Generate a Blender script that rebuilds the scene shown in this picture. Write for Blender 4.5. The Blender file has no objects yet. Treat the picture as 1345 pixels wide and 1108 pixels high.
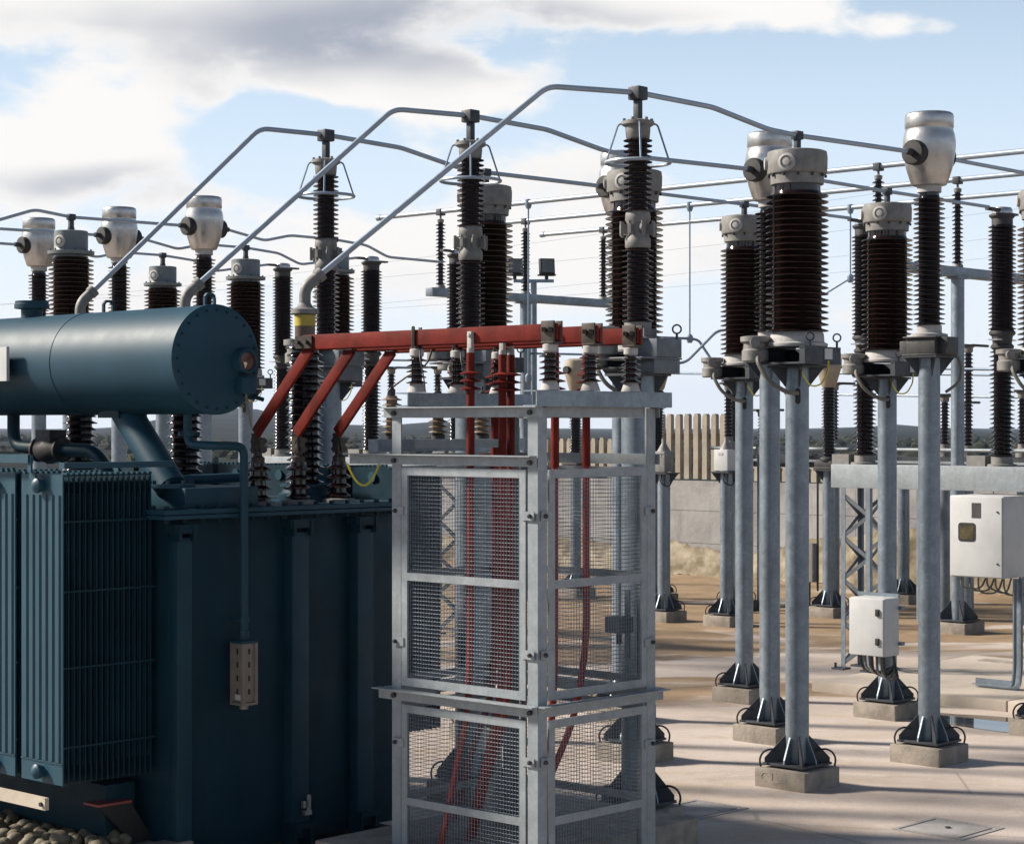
import bpy, bmesh, math, random
from mathutils import Vector, Matrix
random.seed(7)
R = math.radians
SC = bpy.context.scene
COL = SC.collection

# ------------------------------------------------------------------ camera, light, exposure
F, CX, CY, CAMZ = 2650.0, 672.5, 560.0, 2.54
cam = bpy.data.cameras.new('camera'); cam_ob = bpy.data.objects.new('camera', cam); COL.objects.link(cam_ob)
cam.sensor_width = 36.0; cam.lens = 36.0 * F / 1345.0
cam_ob.location = (0, 0, CAMZ); cam_ob.rotation_euler = (R(90), 0, 0)
cam.shift_y = (CY - 554.0) / 1345.0
cam.clip_start = 0.1; cam.clip_end = 12000
SC.camera = cam_ob

SUN_EL = R(34)
to_sun = Vector((-0.975 * math.cos(SUN_EL), 0.22 * math.cos(SUN_EL), math.sin(SUN_EL))).normalized()
sun = bpy.data.lights.new('sun', 'SUN'); sun.energy = 4.5; sun.angle = R(7.0); sun.color = (1.0, 0.90, 0.78)
sun_ob = bpy.data.objects.new('sun', sun); COL.objects.link(sun_ob)
sun_ob.rotation_euler = (-to_sun).to_track_quat('-Z', 'Y').to_euler()

SC.view_settings.view_transform = 'Standard'; SC.view_settings.look = 'None'
SC.view_settings.exposure = 1.0; SC.view_settings.gamma = 1.0
SC.view_settings.use_curve_mapping = False

world = bpy.data.worlds.new('World'); SC.world = world; world.use_nodes = True

class NT:
    """tiny node builder"""
    def __init__(s, tree): s.t = tree; s.n = tree.nodes; s.l = tree.links
    def set(s, sock, v):
        if isinstance(v, bpy.types.NodeSocket): s.l.new(v, sock)
        elif v is not None: sock.default_value = v
    def new(s, typ, **kw):
        nd = s.n.new(typ)
        for k, v in kw.items(): setattr(nd, k, v)
        return nd
    def math(s, op, a, b=None, c=None, clamp=False):
        nd = s.new('ShaderNodeMath', operation=op, use_clamp=clamp)
        s.set(nd.inputs[0], a)
        if b is not None: s.set(nd.inputs[1], b)
        if c is not None: s.set(nd.inputs[2], c)
        return nd.outputs[0]
    def vmath(s, op, a, b=None, scale=None):
        nd = s.new('ShaderNodeVectorMath', operation=op)
        s.set(nd.inputs[0], a)
        if b is not None: s.set(nd.inputs[1], b)
        if scale is not None: s.set(nd.inputs['Scale'], scale)
        return nd.outputs['Value'] if op in ('LENGTH', 'DOT_PRODUCT', 'DISTANCE') else nd.outputs['Vector']
    def noise(s, vec, scale, detail=4, rough=0.55, dist=0.0):
        nd = s.new('ShaderNodeTexNoise'); s.set(nd.inputs['Vector'], vec)
        nd.inputs['Scale'].default_value = scale; nd.inputs['Detail'].default_value = detail
        nd.inputs['Roughness'].default_value = rough; nd.inputs['Distortion'].default_value = dist
        return nd.outputs['Fac']
    def voro(s, vec, scale, out='Distance', feature='F1'):
        nd = s.new('ShaderNodeTexVoronoi', feature=feature); s.set(nd.inputs['Vector'], vec)
        nd.inputs['Scale'].default_value = scale
        return nd.outputs[out]
    def ramp(s, v, a, b, lo=0.0, hi=1.0, smooth=True):
        nd = s.new('ShaderNodeMapRange'); nd.interpolation_type = 'SMOOTHSTEP' if smooth else 'LINEAR'
        s.set(nd.inputs[0], v); nd.inputs[1].default_value = a; nd.inputs[2].default_value = b
        nd.inputs[3].default_value = lo; nd.inputs[4].default_value = hi
        return nd.outputs[0]
    def mix(s, fac, a, b):
        nd = s.new('ShaderNodeMix', data_type='RGBA')
        s.set(nd.inputs[0], fac)
        s.set(nd.inputs[6], a if not isinstance(a, tuple) else (*a[:3], 1)); s.set(nd.inputs[7], b if not isinstance(b, tuple) else (*b[:3], 1))
        return nd.outputs[2]
    def scale_vec(s, vec, sc):
        return s.vmath('MULTIPLY', vec, sc)

# sky: Nishita plus broken cumulus laid out by direction
def build_world():
    w = NT(world.node_tree); w.n.clear()
    out = w.new('ShaderNodeOutputWorld'); bg = w.new('ShaderNodeBackground')
    w.l.new(bg.outputs[0], out.inputs[0])
    sky = w.new('ShaderNodeTexSky'); sky.sky_type = 'NISHITA'; sky.sun_disc = False
    sky.sun_elevation = SUN_EL; sky.sun_rotation = math.atan2(to_sun.x, to_sun.y)
    sky.altitude = 300; sky.air_density = 1.0; sky.dust_density = 1.2; sky.ozone_density = 1.6
    d = w.new('ShaderNodeTexCoord').outputs['Generated']
    sep = w.new('ShaderNodeSeparateXYZ'); w.l.new(d, sep.inputs[0])
    z = sep.outputs[2]
    def direction(px, py):
        return Vector(((px - CX) / F, 1.0, (CY - py) / F)).normalized()
    def blob(px, py, rx, ry, amp):
        c = direction(px, py)
        v = w.vmath('SUBTRACT', d, tuple(c))
        v = w.vmath('MULTIPLY', v, (F / rx, 6.0, F / ry))
        return w.ramp(w.vmath('LENGTH', v), 0.0, 1.6, amp, 0.0)
    ds = w.scale_vec(d, (1.0, 1.0, 2.1))
    warp = w.new('ShaderNodeTexNoise'); w.l.new(ds, warp.inputs['Vector']); warp.inputs['Scale'].default_value = 14
    warp.inputs['Detail'].default_value = 3
    off = w.vmath('SCALE', w.vmath('SUBTRACT', warp.outputs['Color'], (0.5, 0.5, 0.5)), scale=0.03)
    dw = w.vmath('ADD', ds, off)
    base = w.noise(dw, 9.0, 9, 0.57)
    dens = base
    for b in ((330, 20, 520, 100, 0.36), (70, 205, 230, 100, 0.34), (540, 118, 200, 42, 0.24), (620, 310, 260, 130, 0.22),
              (900, 0, 170, 38, 0.20), (1060, 15, 60, 26, 0.16), (1160, 32, 70, 22, 0.14), (1250, 35, 30, 16, 0.12), (280, 130, 30, 18, 0.13), (1045, 78, 30, 14, 0.10), (130, 420, 260, 90, 0.18),
              (400, 190, 130, 60, -0.20), (1000, 130, 330, 60, -0.20), (1250, 170, 200, 60, -0.12), (330, 150, 80, 20, -0.08)):
        dens = w.math('ADD', dens, blob(*b))
    mask = w.ramp(dens, 0.56, 0.70)
    thick = w.ramp(dens, 0.60, 0.82)
    # light and dark inside the cloud: soft grey bellies where it is thick
    belly = w.noise(w.scale_vec(d, (1.0, 1.0, 3.0)), 6.0, 3, 0.45)
    g = w.math('ADD', belly, blob(500, 40, 420, 62, 0.42))
    g = w.math('ADD', g, blob(80, 250, 240, 34, 0.20))
    g = w.math('ADD', g, blob(70, 150, 130, 55, -0.35))
    g = w.math('MULTIPLY', w.ramp(g, 0.46, 0.95), thick)
    cloud = w.mix(g, (11.3, 11.0, 10.7), (4.5, 4.9, 5.8))
    # nishita sky, a little paler towards the horizon where distance turns it milky
    milky = w.ramp(w.math('ABSOLUTE', z), 0.0, 0.19, 0.92, 0.0)
    lift = w.mix(w.ramp(w.math('ABSOLUTE', z), 0.12, 0.36, 0.72, 0.0), sky.outputs[0], (8.9, 11.0, 13.3))
    air = w.mix(milky, lift, (10.8, 11.3, 11.8))
    col = w.mix(mask, air, cloud)
    w.l.new(col, bg.inputs[0]); bg.inputs[1].default_value = 0.0445
build_world()

# ------------------------------------------------------------------ helpers
TH = math.atan2(0.7285, 0.685)
D1 = Vector((math.cos(TH), math.sin(TH), 0)); D2 = Vector((-math.sin(TH), math.cos(TH), 0))
ORG = Vector((0.128, 10.0, 0.0))                     # near foot of the cage; (t, s, z) runs along D1, D2, up
def W(t, s, z=0.0): return ORG + D1 * t + D2 * s + Vector((0, 0, z))
def P(px, py, Y): return Vector(((px - CX) / F * Y, Y, CAMZ - (py - CY) / F * Y))
def G(px, py, z=0.0): return P(px, py, (CAMZ - z) * F / (py - CY))

class MB:
    def __init__(s): s.v = []; s.f = []
    def add(s, vs, fs):
        o = len(s.v); s.v += [tuple(x) for x in vs]; s.f += [tuple(i + o for i in q) for q in fs]; return s
    def box(s, c, size, rz=0.0, m=None):
        c = Vector(c); hx, hy, hz = size[0] / 2, size[1] / 2, size[2] / 2
        mt = m if m is not None else Matrix.Rotation(rz, 3, 'Z')
        vs = [c + mt @ Vector((x * hx, y * hy, z * hz)) for z in (-1, 1) for y in (-1, 1) for x in (-1, 1)]
        return s.add(vs, [(0, 2, 3, 1), (4, 5, 7, 6), (0, 1, 5, 4), (2, 6, 7, 3), (0, 4, 6, 2), (1, 3, 7, 5)])
    def span(s, a, b):
        return s.box([(a[i] + b[i]) / 2 for i in range(3)], [abs(b[i] - a[i]) for i in range(3)])
    def bar(s, p0, p1, w, h, up=(0, 0, 1)):
        p0 = Vector(p0); p1 = Vector(p1); x = (p1 - p0); L = x.length; x.normalize()
        u = Vector(up); y = u.cross(x)
        if y.length < 1e-4: y = Vector((0, 1, 0)).cross(x)
        y.normalize(); zz = x.cross(y)
        return s.box((p0 + p1) / 2, (L, w, h), m=Matrix((x, y, zz)).transposed())
    def lathe(s, prof, n=20, o=(0, 0, 0), ax=(0, 0, 1), cap=True):
        o = Vector(o); q = Vector((0, 0, 1)).rotation_difference(Vector(ax).normalized())
        vs = []; fs = []
        for r, z in prof:
            for k in range(n):
                a = 2 * math.pi * k / n
                vs.append(o + q @ Vector((r * math.cos(a), r * math.sin(a), z)))
        for j in range(len(prof) - 1):
            for k in range(n):
                k2 = (k + 1) % n
                fs.append((j * n + k, j * n + k2, (j + 1) * n + k2, (j + 1) * n + k))
        if cap:
            fs.append(tuple(range(n - 1, -1, -1))); e = (len(prof) - 1) * n; fs.append(tuple(e + k for k in range(n)))
        return s.add(vs, fs)
    def cyl(s, p0, p1, r, n=16, r1=None):
        p0 = Vector(p0); p1 = Vector(p1); L = (p1 - p0).length
        return s.lathe([(r, 0), (r if r1 is None else r1, L)], n, p0, (p1 - p0))
    def path(s, pts, r, n=8, closed=False):
        pts = [Vector(p) for p in pts]; N = len(pts); vs = []; fs = []
        prev = None
        for i, p in enumerate(pts):
            if closed: t = pts[(i + 1) % N] - pts[i - 1]
            else: t = (pts[min(i + 1, N - 1)] - pts[max(i - 1, 0)])
            t.normalize()
            if prev is None:
                u = t.cross(Vector((0, 0, 1)))
                if u.length < 1e-3: u = t.cross(Vector((0, 1, 0)))
            else:
                u = prev - t * prev.dot(t)
            u.normalize(); prev = u; w = t.cross(u)
            for k in range(n):
                a = 2 * math.pi * k / n
                vs.append(p + u * (r * math.cos(a)) + w * (r * math.sin(a)))
        for i in range(N if closed else N - 1):
            j = (i + 1) % N
            for k in range(n):
                k2 = (k + 1) % n
                fs.append((i * n + k, i * n + k2, j * n + k2, j * n + k))
        if not closed:
            fs.append(tuple(range(n - 1, -1, -1))); e = (N - 1) * n; fs.append(tuple(e + k for k in range(n)))
        return s.add(vs, fs)
    def prism(s, poly, off):
        """poly: list of 3-d points of one face, extruded by vector off"""
        n = len(poly); off = Vector(off); a = [Vector(p) for p in poly]; b = [p + off for p in a]
        fs = [tuple(range(n - 1, -1, -1)), tuple(range(n, 2 * n))] + [(i, (i + 1) % n, n + (i + 1) % n, n + i) for i in range(n)]
        return s.add(a + b, fs)
    def angle_iron(s, p0, p1, a_dir, b_dir, w, th):
        """L profile along p0-p1 with legs pointing to a_dir and b_dir"""
        p0 = Vector(p0); p1 = Vector(p1); a = Vector(a_dir).normalized(); b = Vector(b_dir).normalized()
        sec = [Vector(), a * w, a * w + b * th, a * th + b * th, a * th + b * w, b * w]
        return s.prism([p0 + q for q in sec], p1 - p0)
    def islands(s):
        par = list(range(len(s.v)))
        def find(a):
            while par[a] != a: par[a] = par[par[a]]; a = par[a]
            return a
        for f in s.f:
            r = find(f[0])
            for i in f[1:]: par[find(i)] = r
        groups = {}
        for f in s.f: groups.setdefault(find(f[0]), []).append(f)
        out = []
        for fs in groups.values():
            ix = {}; m = MB()
            for f in fs:
                for i in f:
                    if i not in ix: ix[i] = len(m.v); m.v.append(s.v[i])
                m.f.append(tuple(ix[i] for i in f))
            out.append(m)
        return out
    def build_each(s, name, mat, parent=None, smooth=True, bevel=0.0):
        return [m.build(name, mat, parent, smooth, bevel) for m in s.islands()]
    def build(s, name, mat, parent=None, smooth=True, bevel=0.0, rough=0.0):
        me = bpy.data.meshes.new(name); me.from_pydata(s.v, [], s.f)
        bm = bmesh.new(); bm.from_mesh(me)
        bmesh.ops.recalc_face_normals(bm, faces=bm.faces)
        if bevel:
            ed = [e for e in bm.edges if len(e.link_faces) == 2 and e.calc_face_angle(0) > 0.6]
            bmesh.ops.bevel(bm, geom=ed, offset=bevel, segments=2, affect='EDGES', profile=0.6, clamp_overlap=True)
        if rough:
            bmesh.ops.subdivide_edges(bm, edges=bm.edges, cuts=3, use_grid_fill=True)
            for v in bm.verts: v.co += Vector((random.uniform(-1, 1), random.uniform(-1, 1), random.uniform(-1, 1))) * rough
        bm.to_mesh(me); bm.free()
        if smooth:
            me.polygons.foreach_set('use_smooth', [True] * len(me.polygons)); me.set_sharp_from_angle(angle=R(38))
        me.materials.append(mat)
        ob = bpy.data.objects.new(name, me); COL.objects.link(ob)
        if parent is not None: ob.parent = parent
        if name.endswith(('_bolts', '_nuts', '_caps')): ob['kind'] = 'stuff'
        return ob

def tag(o, label=None, cat=None, group=None, kind=None):
    if label: o['label'] = label
    if cat: o['category'] = cat
    if group: o['group'] = group
    if kind: o['kind'] = kind
    return o
def thing(name, label, cat, loc=(0, 0, 0), rz=0.0, group=None):
    o = bpy.data.objects.new(name, None); COL.objects.link(o); o.empty_display_size = 0.2
    o.location = loc; o.rotation_euler = (0, 0, rz)
    return tag(o, label, cat, group)
def copy_tree(o, parent=None):
    c = o.copy(); COL.objects.link(c)
    if parent is not None: c.parent = parent
    for ch in list(o.children): copy_tree(ch, c)
    return c
def share(ob, parent, loc=(0, 0, 0), rz=0.0):
    c = ob.copy(); COL.objects.link(c); c.parent = parent; c.location = loc; c.rotation_euler = (0, 0, rz); return c
def fillet(pts, r, k=5):
    pts = [Vector(p) for p in pts]; out = [pts[0]]
    for i in range(1, len(pts) - 1):
        a, b, c = pts[i - 1], pts[i], pts[i + 1]
        rr = min(r, (a - b).length * 0.45, (c - b).length * 0.45)
        p = b + (a - b).normalized() * rr; q = b + (c - b).normalized() * rr
        for j in range(k + 1):
            u = j / k; out.append(p * (1 - u) ** 2 + b * 2 * u * (1 - u) + q * u ** 2)
    out.append(pts[-1]); return out
def sag(a, b, drop, n=12):
    a = Vector(a); b = Vector(b)
    return [a.lerp(b, i / n) - Vector((0, 0, drop * 4 * (i / n) * (1 - i / n))) for i in range(n + 1)]

# ------------------------------------------------------------------ materials
def mat(name, col, rough=0.5, metal=0.0, var=0.2, scale=6.0, bump=0.0, bscale=None, dark=None, coat=0.0, spangle=0.0, streak=0.0, tint=None, spec=0.5, rvar=0.1):
    m = bpy.data.materials.new(name); m.use_nodes = True
    w = NT(m.node_tree); b = w.n['Principled BSDF']
    co = w.new('ShaderNodeTexCoord').outputs['Object']
    geo = w.new('ShaderNodeNewGeometry').outputs['Position']
    c = None
    lo = tuple(x * (1 - var) for x in col); hi = tuple(min(1, x * (1 + var)) for x in col)
    if tint: hi = tint
    nz = w.noise(geo, scale, 6, 0.6)
    c = w.mix(w.ramp(nz, 0.3, 0.7), lo, hi)
    if spangle:
        v = w.new('ShaderNodeTexVoronoi'); w.l.new(geo, v.inputs['Vector']); v.inputs['Scale'].default_value = 45
        sp = w.new('ShaderNodeSeparateColor'); w.l.new(v.outputs['Color'], sp.inputs[0])
        c = w.mix(w.math('MULTIPLY', sp.outputs[0], spangle), c, tuple(x * 0.55 for x in col))
    if streak:
        st = w.noise(w.scale_vec(geo, (9, 9, 0.7)), 2.2, 5, 0.65)
        c = w.mix(w.math('MULTIPLY', w.ramp(st, 0.5, 0.75), streak), c, dark if dark else tuple(x * 0.5 for x in col))
    w.l.new(c, b.inputs['Base Color'])
    rn = w.noise(geo, scale * 3, 4, 0.6)
    w.l.new(w.ramp(rn, 0.25, 0.75, max(0.04, rough - rvar), min(1, rough + rvar)), b.inputs['Roughness'])
    b.inputs['Metallic'].default_value = metal
    b.inputs['Specular IOR Level'].default_value = spec
    if coat: b.inputs['Coat Weight'].default_value = coat; b.inputs['Coat Roughness'].default_value = 0.12
    if bump:
        bn = w.new('ShaderNodeBump'); bn.inputs['Strength'].default_value = bump; bn.inputs['Distance'].default_value = 0.01
        w.l.new(w.noise(geo, bscale or scale * 8, 6, 0.65), bn.inputs['Height']); w.l.new(bn.outputs[0], b.inputs['Normal'])
    return m

porcelain = mat('brown_porcelain', (0.011, 0.0042, 0.0035), 0.10, 0, 0.2, 5, spec=0.42, rvar=0.03)
porcelain2 = mat('dark_porcelain', (0.007, 0.0035, 0.0035), 0.11, 0, 0.2, 5, spec=0.4, rvar=0.03)
galv = mat('galvanised_steel', (0.195, 0.238, 0.28), 0.46, 0.55, 0.16, 5, bump=0.08, bscale=90, spangle=0.35, streak=0.25)
galvd = mat('weathered_galvanised_plate', (0.04, 0.046, 0.056), 0.55, 0.35, 0.25, 8, bump=0.1, spangle=0.2)
dull = mat('dull_steel_bracket', (0.10, 0.115, 0.135), 0.5, 0.3, 0.2, 8, bump=0.1, spangle=0.2)
galvl = mat('bright_galvanised_steel', (0.235, 0.268, 0.29), 0.5, 0.15, 0.12, 9, bump=0.08, spangle=0.25, streak=0.3)
alu = mat('spun_aluminium', (0.44, 0.435, 0.43), 0.36, 0.9, 0.07, 6, bump=0.03, streak=0.15)
cast = mat('grey_cast_metal', (0.175, 0.172, 0.165), 0.6, 0.1, 0.18, 14, bump=0.15, streak=0.25)
castl = mat('pale_cement_collar', (0.34, 0.335, 0.33), 0.7, 0, 0.12, 14, bump=0.12, streak=0.3)
castd = mat('dark_cast_iron', (0.04, 0.04, 0.042), 0.6, 0.2, 0.25, 14, bump=0.15)
greyp = mat('grey_painted_cap', (0.12, 0.145, 0.155), 0.5, 0.0, 0.12, 9, streak=0.2)
tubem = mat('aluminium_tube', (0.3, 0.36, 0.43), 0.42, 0.35, 0.08, 7)
bluem = mat('blue_grey_paint', (0.01, 0.044, 0.07), 0.52, 0, 0.08, 3, spec=0.22, rvar=0.02, bump=0.03, bscale=60, streak=0.14)
ribm = mat('lit_rib_paint', (0.007, 0.034, 0.053), 0.5, 0, 0.12, 3, bump=0.04, bscale=50, streak=0.2, spec=0.25)  # lighter copy of the tank colour, light on the stiffeners painted in
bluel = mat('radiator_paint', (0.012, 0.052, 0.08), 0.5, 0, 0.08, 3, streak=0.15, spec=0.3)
blued = mat('tank_and_shaded_fin_paint', (0.004, 0.024, 0.039), 0.5, 0, 0.15, 2.5, spec=0.16, bump=0.04, bscale=50, streak=0.4, dark=(0.014, 0.032, 0.042))  # tank colour; on the fins and tie rods it paints in shade
blackm = mat('black_fittings', (0.009, 0.009, 0.010), 0.6, 0, 0.3, 10)
cableg = mat('grey_cable', (0.13, 0.125, 0.11), 0.6, 0, 0.2, 10)
cableb = mat('black_cable', (0.015, 0.015, 0.016), 0.5, 0, 0.2, 10)
yellowm = mat('yellow_earth_cable', (0.55, 0.50, 0.05), 0.5, 0, 0.2, 10)
yellowt = mat('yellow_band', (0.4, 0.3, 0.03), 0.5, 0, 0.15, 10)
redm = mat('red_insulation', (0.118, 0.0145, 0.0105), 0.6, 0, 0.35, 5, bump=0.15, streak=0.55, dark=(0.05, 0.010, 0.008), spec=0.1)
redc = mat('red_cable_sheath', (0.18, 0.01, 0.011), 0.42, 0, 0.15, 6)
copper = mat('tarnished_clamp', (0.045, 0.038, 0.033), 0.5, 0.5, 0.25, 20)
whitep = mat('white_cabinet_paint', (0.43, 0.445, 0.45), 0.45, 0, 0.05, 5, streak=0.08)
creamp = mat('cream_paint', (0.44, 0.385, 0.31), 0.6, 0, 0.1, 8)
tan_alu = mat('tan_head', (0.33, 0.28, 0.22), 0.5, 0.2, 0.1, 8)
concf = mat('footing_concrete', (0.22, 0.195, 0.165), 0.85, 0, 0.25, 7, bump=0.5, bscale=35, streak=0.4, dark=(0.17, 0.15, 0.12))
concw = mat('wall_concrete', (0.265, 0.262, 0.262), 0.85, 0, 0.15, 1.2, bump=0.3, bscale=20, streak=0.45, dark=(0.22, 0.215, 0.21))
concp = mat('fence_concrete', (0.27, 0.24, 0.2), 0.85, 0, 0.15, 3, bump=0.3, bscale=25, streak=0.3)
slabm = mat('pale_slab_concrete', (0.37, 0.325, 0.275), 0.85, 0, 0.15, 1.5, bump=0.4, bscale=30, streak=0)
rockm = mat('crumbled_limestone', (0.16, 0.115, 0.06), 0.9, 0, 0.4, 2.6, bump=1.0, bscale=5, tint=(0.30, 0.26, 0.19))
stonem = mat('river_cobble', (0.10, 0.082, 0.050), 0.75, 0, 0.3, 9, bump=0.3, bscale=40, tint=(0.19, 0.165, 0.115))
windowm = mat('smoky_window', (0.03, 0.028, 0.016), 0.15, 0, 0.5, 6, coat=0.5, tint=(0.10, 0.085, 0.03))
glassm = mat('amber_gauge_face', (0.075, 0.03, 0.018), 0.35, 0, 0.5, 14, coat=0.2)
ivory = mat('ivory_needle', (0.7, 0.62, 0.5), 0.5, 0, 0.1, 10)
breathm = mat('breather_casting', (0.2, 0.175, 0.15), 0.5, 0.2, 0.12, 12)
coverm = mat('grey_cover', (0.26, 0.25, 0.245), 0.8, 0, 0.15, 6, bump=0.3)
bluecable = mat('blue_grey_conductor', (0.2, 0.26, 0.33), 0.45, 0.5, 0.1, 8)
hillm = mat('wooded_hills', (0.01, 0.015, 0.016), 0.95, 0, 0.5, 0.02, spec=0.05, tint=(0.022, 0.028, 0.024))
scrubm = mat('scrub_leaves', (0.016, 0.022, 0.014), 0.9, 0, 0.5, 0.08, spec=0.1, tint=(0.045, 0.048, 0.028))
redpad = mat('faded_red_paint', (0.22, 0.05, 0.04), 0.6, 0, 0.2, 8)

def wall_material():
    m = bpy.data.materials.new('weathered_wall_concrete'); m.use_nodes = True
    w = NT(m.node_tree); b = w.n['Principled BSDF']; p = w.new('ShaderNodeNewGeometry').outputs['Position']
    a = w.noise(p, 0.9, 7, 0.62, 0.3); dr = w.noise(w.scale_vec(p, (3.0, 3.0, 0.35)), 1.5, 6, 0.65); f = w.noise(p, 9, 5, 0.65)
    c = w.mix(w.ramp(a, 0.32, 0.68), (0.19, 0.187, 0.187), (0.31, 0.305, 0.30))
    c = w.mix(w.ramp(dr, 0.5, 0.7, 0, 0.6), c, (0.145, 0.143, 0.143))
    c = w.mix(w.ramp(f, 0.55, 0.75, 0, 0.4), c, (0.36, 0.355, 0.345))
    w.l.new(c, b.inputs['Base Color']); b.inputs['Roughness'].default_value = 0.9
    bn = w.new('ShaderNodeBump'); bn.inputs['Strength'].default_value = 0.4; bn.inputs['Distance'].default_value = 0.02
    w.l.new(f, bn.inputs['Height']); w.l.new(bn.outputs[0], b.inputs['Normal'])
    return m
concw = wall_material()

def ground_material():
    m = bpy.data.materials.new('sandy_concrete_ground'); m.use_nodes = True
    w = NT(m.node_tree); b = w.n['Principled BSDF']
    p = w.new('ShaderNodeNewGeometry').outputs['Position']
    sep = w.new('ShaderNodeSeparateXYZ'); w.l.new(p, sep.inputs[0])
    n1 = w.noise(p, 0.35, 6, 0.6); n2 = w.noise(p, 2.5, 6, 0.62); n3 = w.noise(p, 60, 4, 0.6)
    n4 = w.noise(w.vmath('MULTIPLY', p, (0.35, 1.0, 1.0)), 1.1, 6, 0.6, 0.4)
    c = w.mix(w.ramp(n1, 0.3, 0.7), (0.385, 0.328, 0.285), (0.47, 0.415, 0.375))
    c = w.mix(w.ramp(n4, 0.48, 0.68, 0, 0.55), c, (0.33, 0.245, 0.165))
    n5 = w.noise(w.vmath('MULTIPLY', p, (0.45, 1.0, 1.0)), 0.8, 7, 0.6, 0.6)
    c = w.mix(w.ramp(n5, 0.54, 0.66, 0, 0.55), c, (0.28, 0.235, 0.20))
    c = w.mix(w.ramp(n2, 0.50, 0.74, 0, 0.6), c, (0.27, 0.22, 0.175))
    c = w.mix(w.ramp(n3, 0.42, 0.68, 0, 0.32), c, (0.22, 0.175, 0.14))
    n6 = w.noise(w.vmath('MULTIPLY', p, (0.7, 1.3, 1.0)), 5.5, 6, 0.7, 0.8)
    c = w.mix(w.ramp(n6, 0.56, 0.70, 0, 0.45), c, (0.52, 0.465, 0.41))
    grit = w.voro(p, 34, 'Distance')
    gm = w.math('MULTIPLY', w.ramp(grit, 0.12, 0.20, 1, 0), w.ramp(w.noise(p, 1.3, 4, 0.6), 0.46, 0.62))
    c = w.mix(w.math('MULTIPLY', gm, 0.7), c, (0.16, 0.13, 0.10))
    cr = w.new('ShaderNodeTexVoronoi', feature='DISTANCE_TO_EDGE'); w.l.new(w.vmath('ADD', p, w.vmath('SCALE', w.new('ShaderNodeTexNoise').outputs['Color'], scale=0.0)), cr.inputs['Vector']); cr.inputs['Scale'].default_value = 0.38
    crk = w.math('MULTIPLY', w.ramp(cr.outputs['Distance'], 0.0, 0.006, 1, 0), w.ramp(w.noise(p, 0.7, 3, 0.5), 0.42, 0.6))
    c = w.mix(w.math('MULTIPLY', crk, 0.6), c, (0.15, 0.12, 0.095))
    # dried mud lying over the slab in the far yard
    far = w.ramp(sep.outputs[1], 16.5, 26, -0.17, 0.15, False)
    mud = w.ramp(w.math('ADD', w.noise(w.vmath('MULTIPLY', p, (0.5, 1, 1)), 0.42, 7, 0.55, 0.5), far), 0.50, 0.56)
    mudc = w.mix(w.ramp(w.noise(p, 1.7, 5, 0.6), 0.3, 0.7), (0.17, 0.115, 0.062), (0.26, 0.18, 0.105))
    c = w.mix(mud, c, mudc)
    w.l.new(c, b.inputs['Base Color'])
    w.l.new(w.ramp(n2, 0.3, 0.7, 0.75, 0.95), b.inputs['Roughness'])
    bn = w.new('ShaderNodeBump'); bn.inputs['Strength'].default_value = 0.35; bn.inputs['Distance'].default_value = 0.02
    h = w.math('ADD', w.math('MULTIPLY', n3, 0.25), w.math('ADD', n2, mud))
    w.l.new(h, bn.inputs['Height']); w.l.new(bn.outputs[0], b.inputs['Normal'])
    return m
groundm = ground_material()

waterm = bpy.data.materials.new('puddle_water'); waterm.use_nodes = True
_b = waterm.node_tree.nodes['Principled BSDF']; _b.inputs['Base Color'].default_value = (0.05, 0.04, 0.028, 1); _b.inputs['Roughness'].default_value = 0.03
_b.inputs['Specular IOR Level'].default_value = 0.6

# ------------------------------------------------------------------ terrain, ground, wall
def structure(o): return tag(o, kind='structure')
def build_ground():
    m = MB(); N = 40
    vs = []; fs = []
    # site slab: a sheet of 60 x 70 m
    m.add([(-35, -6, 0), (40, -6, 0), (40, 62, 0), (-35, 62, 0)], [(0, 1, 2, 3)])
    structure(m.build('ground', groundm, smooth=False))
    # rolling country round the site
    radii = [0, 60, 110, 200, 350, 550, 800, 1100, 1500, 2000, 2700, 3600]
    K = 300; vs = [(0, 15, -0.6)]; fs = []
    for i, r in enumerate(radii[1:]):
        for k in range(K):
            a = 2 * math.pi * k / K
            az = a
            px = CX + F * math.tan(a) if math.cos(a) > 0.2 else None
            h = -0.6 if r < 200 else -1.6
            f = {550: 0.05, 800: 0.25, 1100: 0.5, 1500: 1.0, 2000: 0.6, 2700: 0.5, 3600: 0.3}.get(r, 0)
            prof = 9 + 7 * math.sin(a * 17 + 1.0) * (0.6 + 0.4 * math.sin(a * 7)) + 3.5 * math.sin(a * 53 + r) + 1.5 * math.sin(a * 121 + r * 3)
            if px is not None and -400 < px < 1700:
                tgt = -7 + 33 * math.exp(-((px - 300) / 110) ** 2) + 13 * math.exp(-((px - 580) / 110) ** 2) + 9 * math.exp(-((px - 1170) / 90) ** 2)
                prof = tgt * 1500 / F + 4.1 + 0.5 * math.sin(a * 190 + r) + 0.3 * math.sin(a * 420 + r)
            hh = h + max(0, prof) * f * (r / 1500 if r > 1500 else 1)
            vs.append((r * math.sin(a), r * math.cos(a), hh))
    for k in range(K): fs.append((0, 1 + (k + 1) % K, 1 + k))
    for i in range(len(radii) - 2):
        for k in range(K):
            k2 = (k + 1) % K; o = 1 + i * K
            fs.append((o + k, o + k2, o + K + k2, o + K + k))
    t = MB(); t.add(vs, fs); structure(t.build('hills', hillm))
build_ground()

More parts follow.
